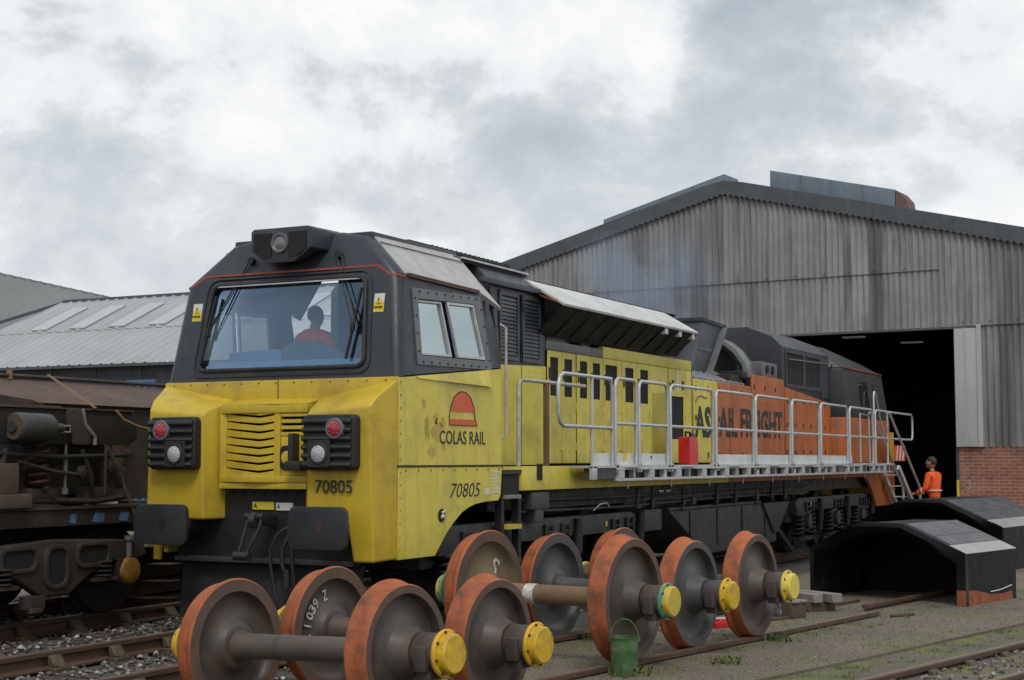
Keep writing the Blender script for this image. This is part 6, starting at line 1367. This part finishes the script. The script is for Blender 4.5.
for z_, r1, r2 in ((1.16, .165, .12),):
    mb = MB(); mb.tube([(r1 * 1.02 * math.cos(t), .006 + r2 * 1.06 * math.sin(t), z_) for t in [k * 6.283 / 24 for k in range(24)]], .015, 6, True); mb.build('reflective_band', M_REFL, wk)
for s in (-1, 1):
    mb = MB(); mb.tube([(s * .235 + .058 * math.cos(t), .155 + .03 * math.cos(t), 1.155 + .052 * math.sin(t)) for t in [k * 6.283 / 16 for k in range(16)]], .014, 6, True); mb.build('sleeve_band', M_REFL, wk)
    hand(wk, (s * .205, .29, 1.10), (-s * .1, 1, -.1), (0, .1, -1), .55)
# driver in the cab seen from behind
dv = thing('person', 'person in orange red hi vis top seated in the cab with back turned', 'person', (-.24, 1.52, 1.69), R(-10))
skin_figure('top', [((0, 0, .70), (.17, .12)), ((0, .0, .85), (.17, .12)), ((0, .02, 1.04), (.20, .12)), ((0, .03, 1.17), (.15, .10)), ((0, .04, 1.25), .06), ((-.20, .03, 1.16), .07), ((-.26, .08, .92), .06), ((-.2, .28, .85), .05), ((.20, .03, 1.16), .07), ((.26, .08, .92), .06), ((.2, .28, .85), .05)], [(0, 1), (1, 2), (2, 3), (3, 4), (3, 5), (5, 6), (6, 7), (3, 8), (8, 9), (9, 10)], M_HVRED, dv)
skin_figure('trousers', [((0, .0, .68), (.17, .13)), ((-.1, .08, .62), .095), ((-.12, .45, .60), .075), ((-.12, .48, .1), .06), ((.1, .08, .62), .095), ((.12, .45, .60), .075), ((.12, .48, .1), .06)], [(0, 1), (1, 2), (2, 3), (0, 4), (4, 5), (5, 6)], M_NAVY, dv)
skin_figure('neck', [((0, .04, 1.22), .055), ((0, .05, 1.33), .052)], [(0, 1)], M_SKIN, dv, 0, 1)
hd_ = head(dv, Vector((0, 0, 0)), 0, M_HAIR, False); hd_.location = (0, .06, 1.375); hd_.scale = (.9, .9, .9)
for s in (-1, 1): hand(dv, (s * .2, .30, .85), (-s * .2, 1, -.2), (0, 0, -1), .4); skin_figure('boot', [((s * .12, .45, .09), .055), ((s * .12, .48, .05), .05), ((s * .12, .62, .04), .042)], [(0, 1), (1, 2)], M_INK, dv, 0, 1)
mb = MB(); mb.tube([(.19 * math.cos(t), .01 + .125 * math.sin(t), .90) for t in [k * 6.283 / 24 for k in range(24)]], .022, 6, True); mb.build('reflective_band', M_REFL, dv)
st2 = MB(); st2.box(-.25, .25, -.2, .3, .5, .58); st2.box(-.05, .05, -.05, .05, 0, .5); st2.build('crew_seat_tmp', M_DESK, None)
so_ = bpy.data.objects['crew_seat_tmp']; so_.name = 'crew_stool'; so_.location = (-.24, 1.52, 1.69); tag(so_, 'blue crew stool under the seated person in the cab', 'stool')

# ================================================================== EXHAUST SMOKE
sm = bpy.data.materials.new('thin_blue_smoke'); sm.use_nodes = True; t = sm.node_tree; t.nodes.clear()
so2 = t.nodes.new('ShaderNodeOutputMaterial'); pv = t.nodes.new('ShaderNodeVolumePrincipled'); pv.inputs['Color'].default_value = (.52, .65, .88, 1); pv.inputs['Anisotropy'].default_value = .1
tcn = t.nodes.new('ShaderNodeTexCoord'); nz = t.nodes.new('ShaderNodeTexNoise'); nz.inputs['Scale'].default_value = 1.1; nz.inputs['Detail'].default_value = 5; nz.inputs['Distortion'].default_value = .6
sepn = t.nodes.new('ShaderNodeSeparateXYZ'); t.links.new(tcn.outputs['Generated'], sepn.inputs[0]); t.links.new(tcn.outputs['Object'], nz.inputs['Vector'])
mrn = t.nodes.new('ShaderNodeMapRange'); t.links.new(nz.outputs[0], mrn.inputs[0]); mrn.inputs[1].default_value = .44; mrn.inputs[2].default_value = .7; mrn.inputs[3].default_value = 0; mrn.inputs[4].default_value = 1.3
# fade to nothing towards the skin of the plume
gr_ = t.nodes.new('ShaderNodeVectorMath'); gr_.operation = 'SUBTRACT'; gr_.inputs[1].default_value = (.5, .5, .5); t.links.new(tcn.outputs['Generated'], gr_.inputs[0])
ln_ = t.nodes.new('ShaderNodeVectorMath'); ln_.operation = 'LENGTH'; t.links.new(gr_.outputs[0], ln_.inputs[0])
fd = t.nodes.new('ShaderNodeMapRange'); t.links.new(ln_.outputs['Value'], fd.inputs[0]); fd.inputs[1].default_value = .2; fd.inputs[2].default_value = .5; fd.inputs[3].default_value = 1; fd.inputs[4].default_value = 0
mm_ = t.nodes.new('ShaderNodeMath'); mm_.operation = 'MULTIPLY'; t.links.new(mrn.outputs[0], mm_.inputs[0]); t.links.new(fd.outputs[0], mm_.inputs[1]); t.links.new(mm_.outputs[0], pv.inputs['Density']); t.links.new(pv.outputs[0], so2.inputs['Volume'])
mb = MB(); vs_, fs = [], []
for i in range(13):
    ph = math.pi * i / 12
    for k in range(20):
        a_ = 6.28318 * k / 20; vs_.append((1.0 * math.sin(ph) * math.cos(a_), 1.0 * math.sin(ph) * math.sin(a_), 1.0 * math.cos(ph)))
for i in range(12):
    for k in range(20): fs.append((i * 20 + k, i * 20 + (k + 1) % 20, (i + 1) * 20 + (k + 1) % 20, (i + 1) * 20 + k))
mb.add(vs_, fs); smk = mb.build('exhaust_smoke', sm, None); smk.location = (-.25, 10.75, 4.4); smk.scale = (1.6, 1.1, 1.0); smk.rotation_euler = (0, R(25), 0)
tag(smk, 'thin blue exhaust smoke drifting up from the silencer', 'smoke', kind='stuff')
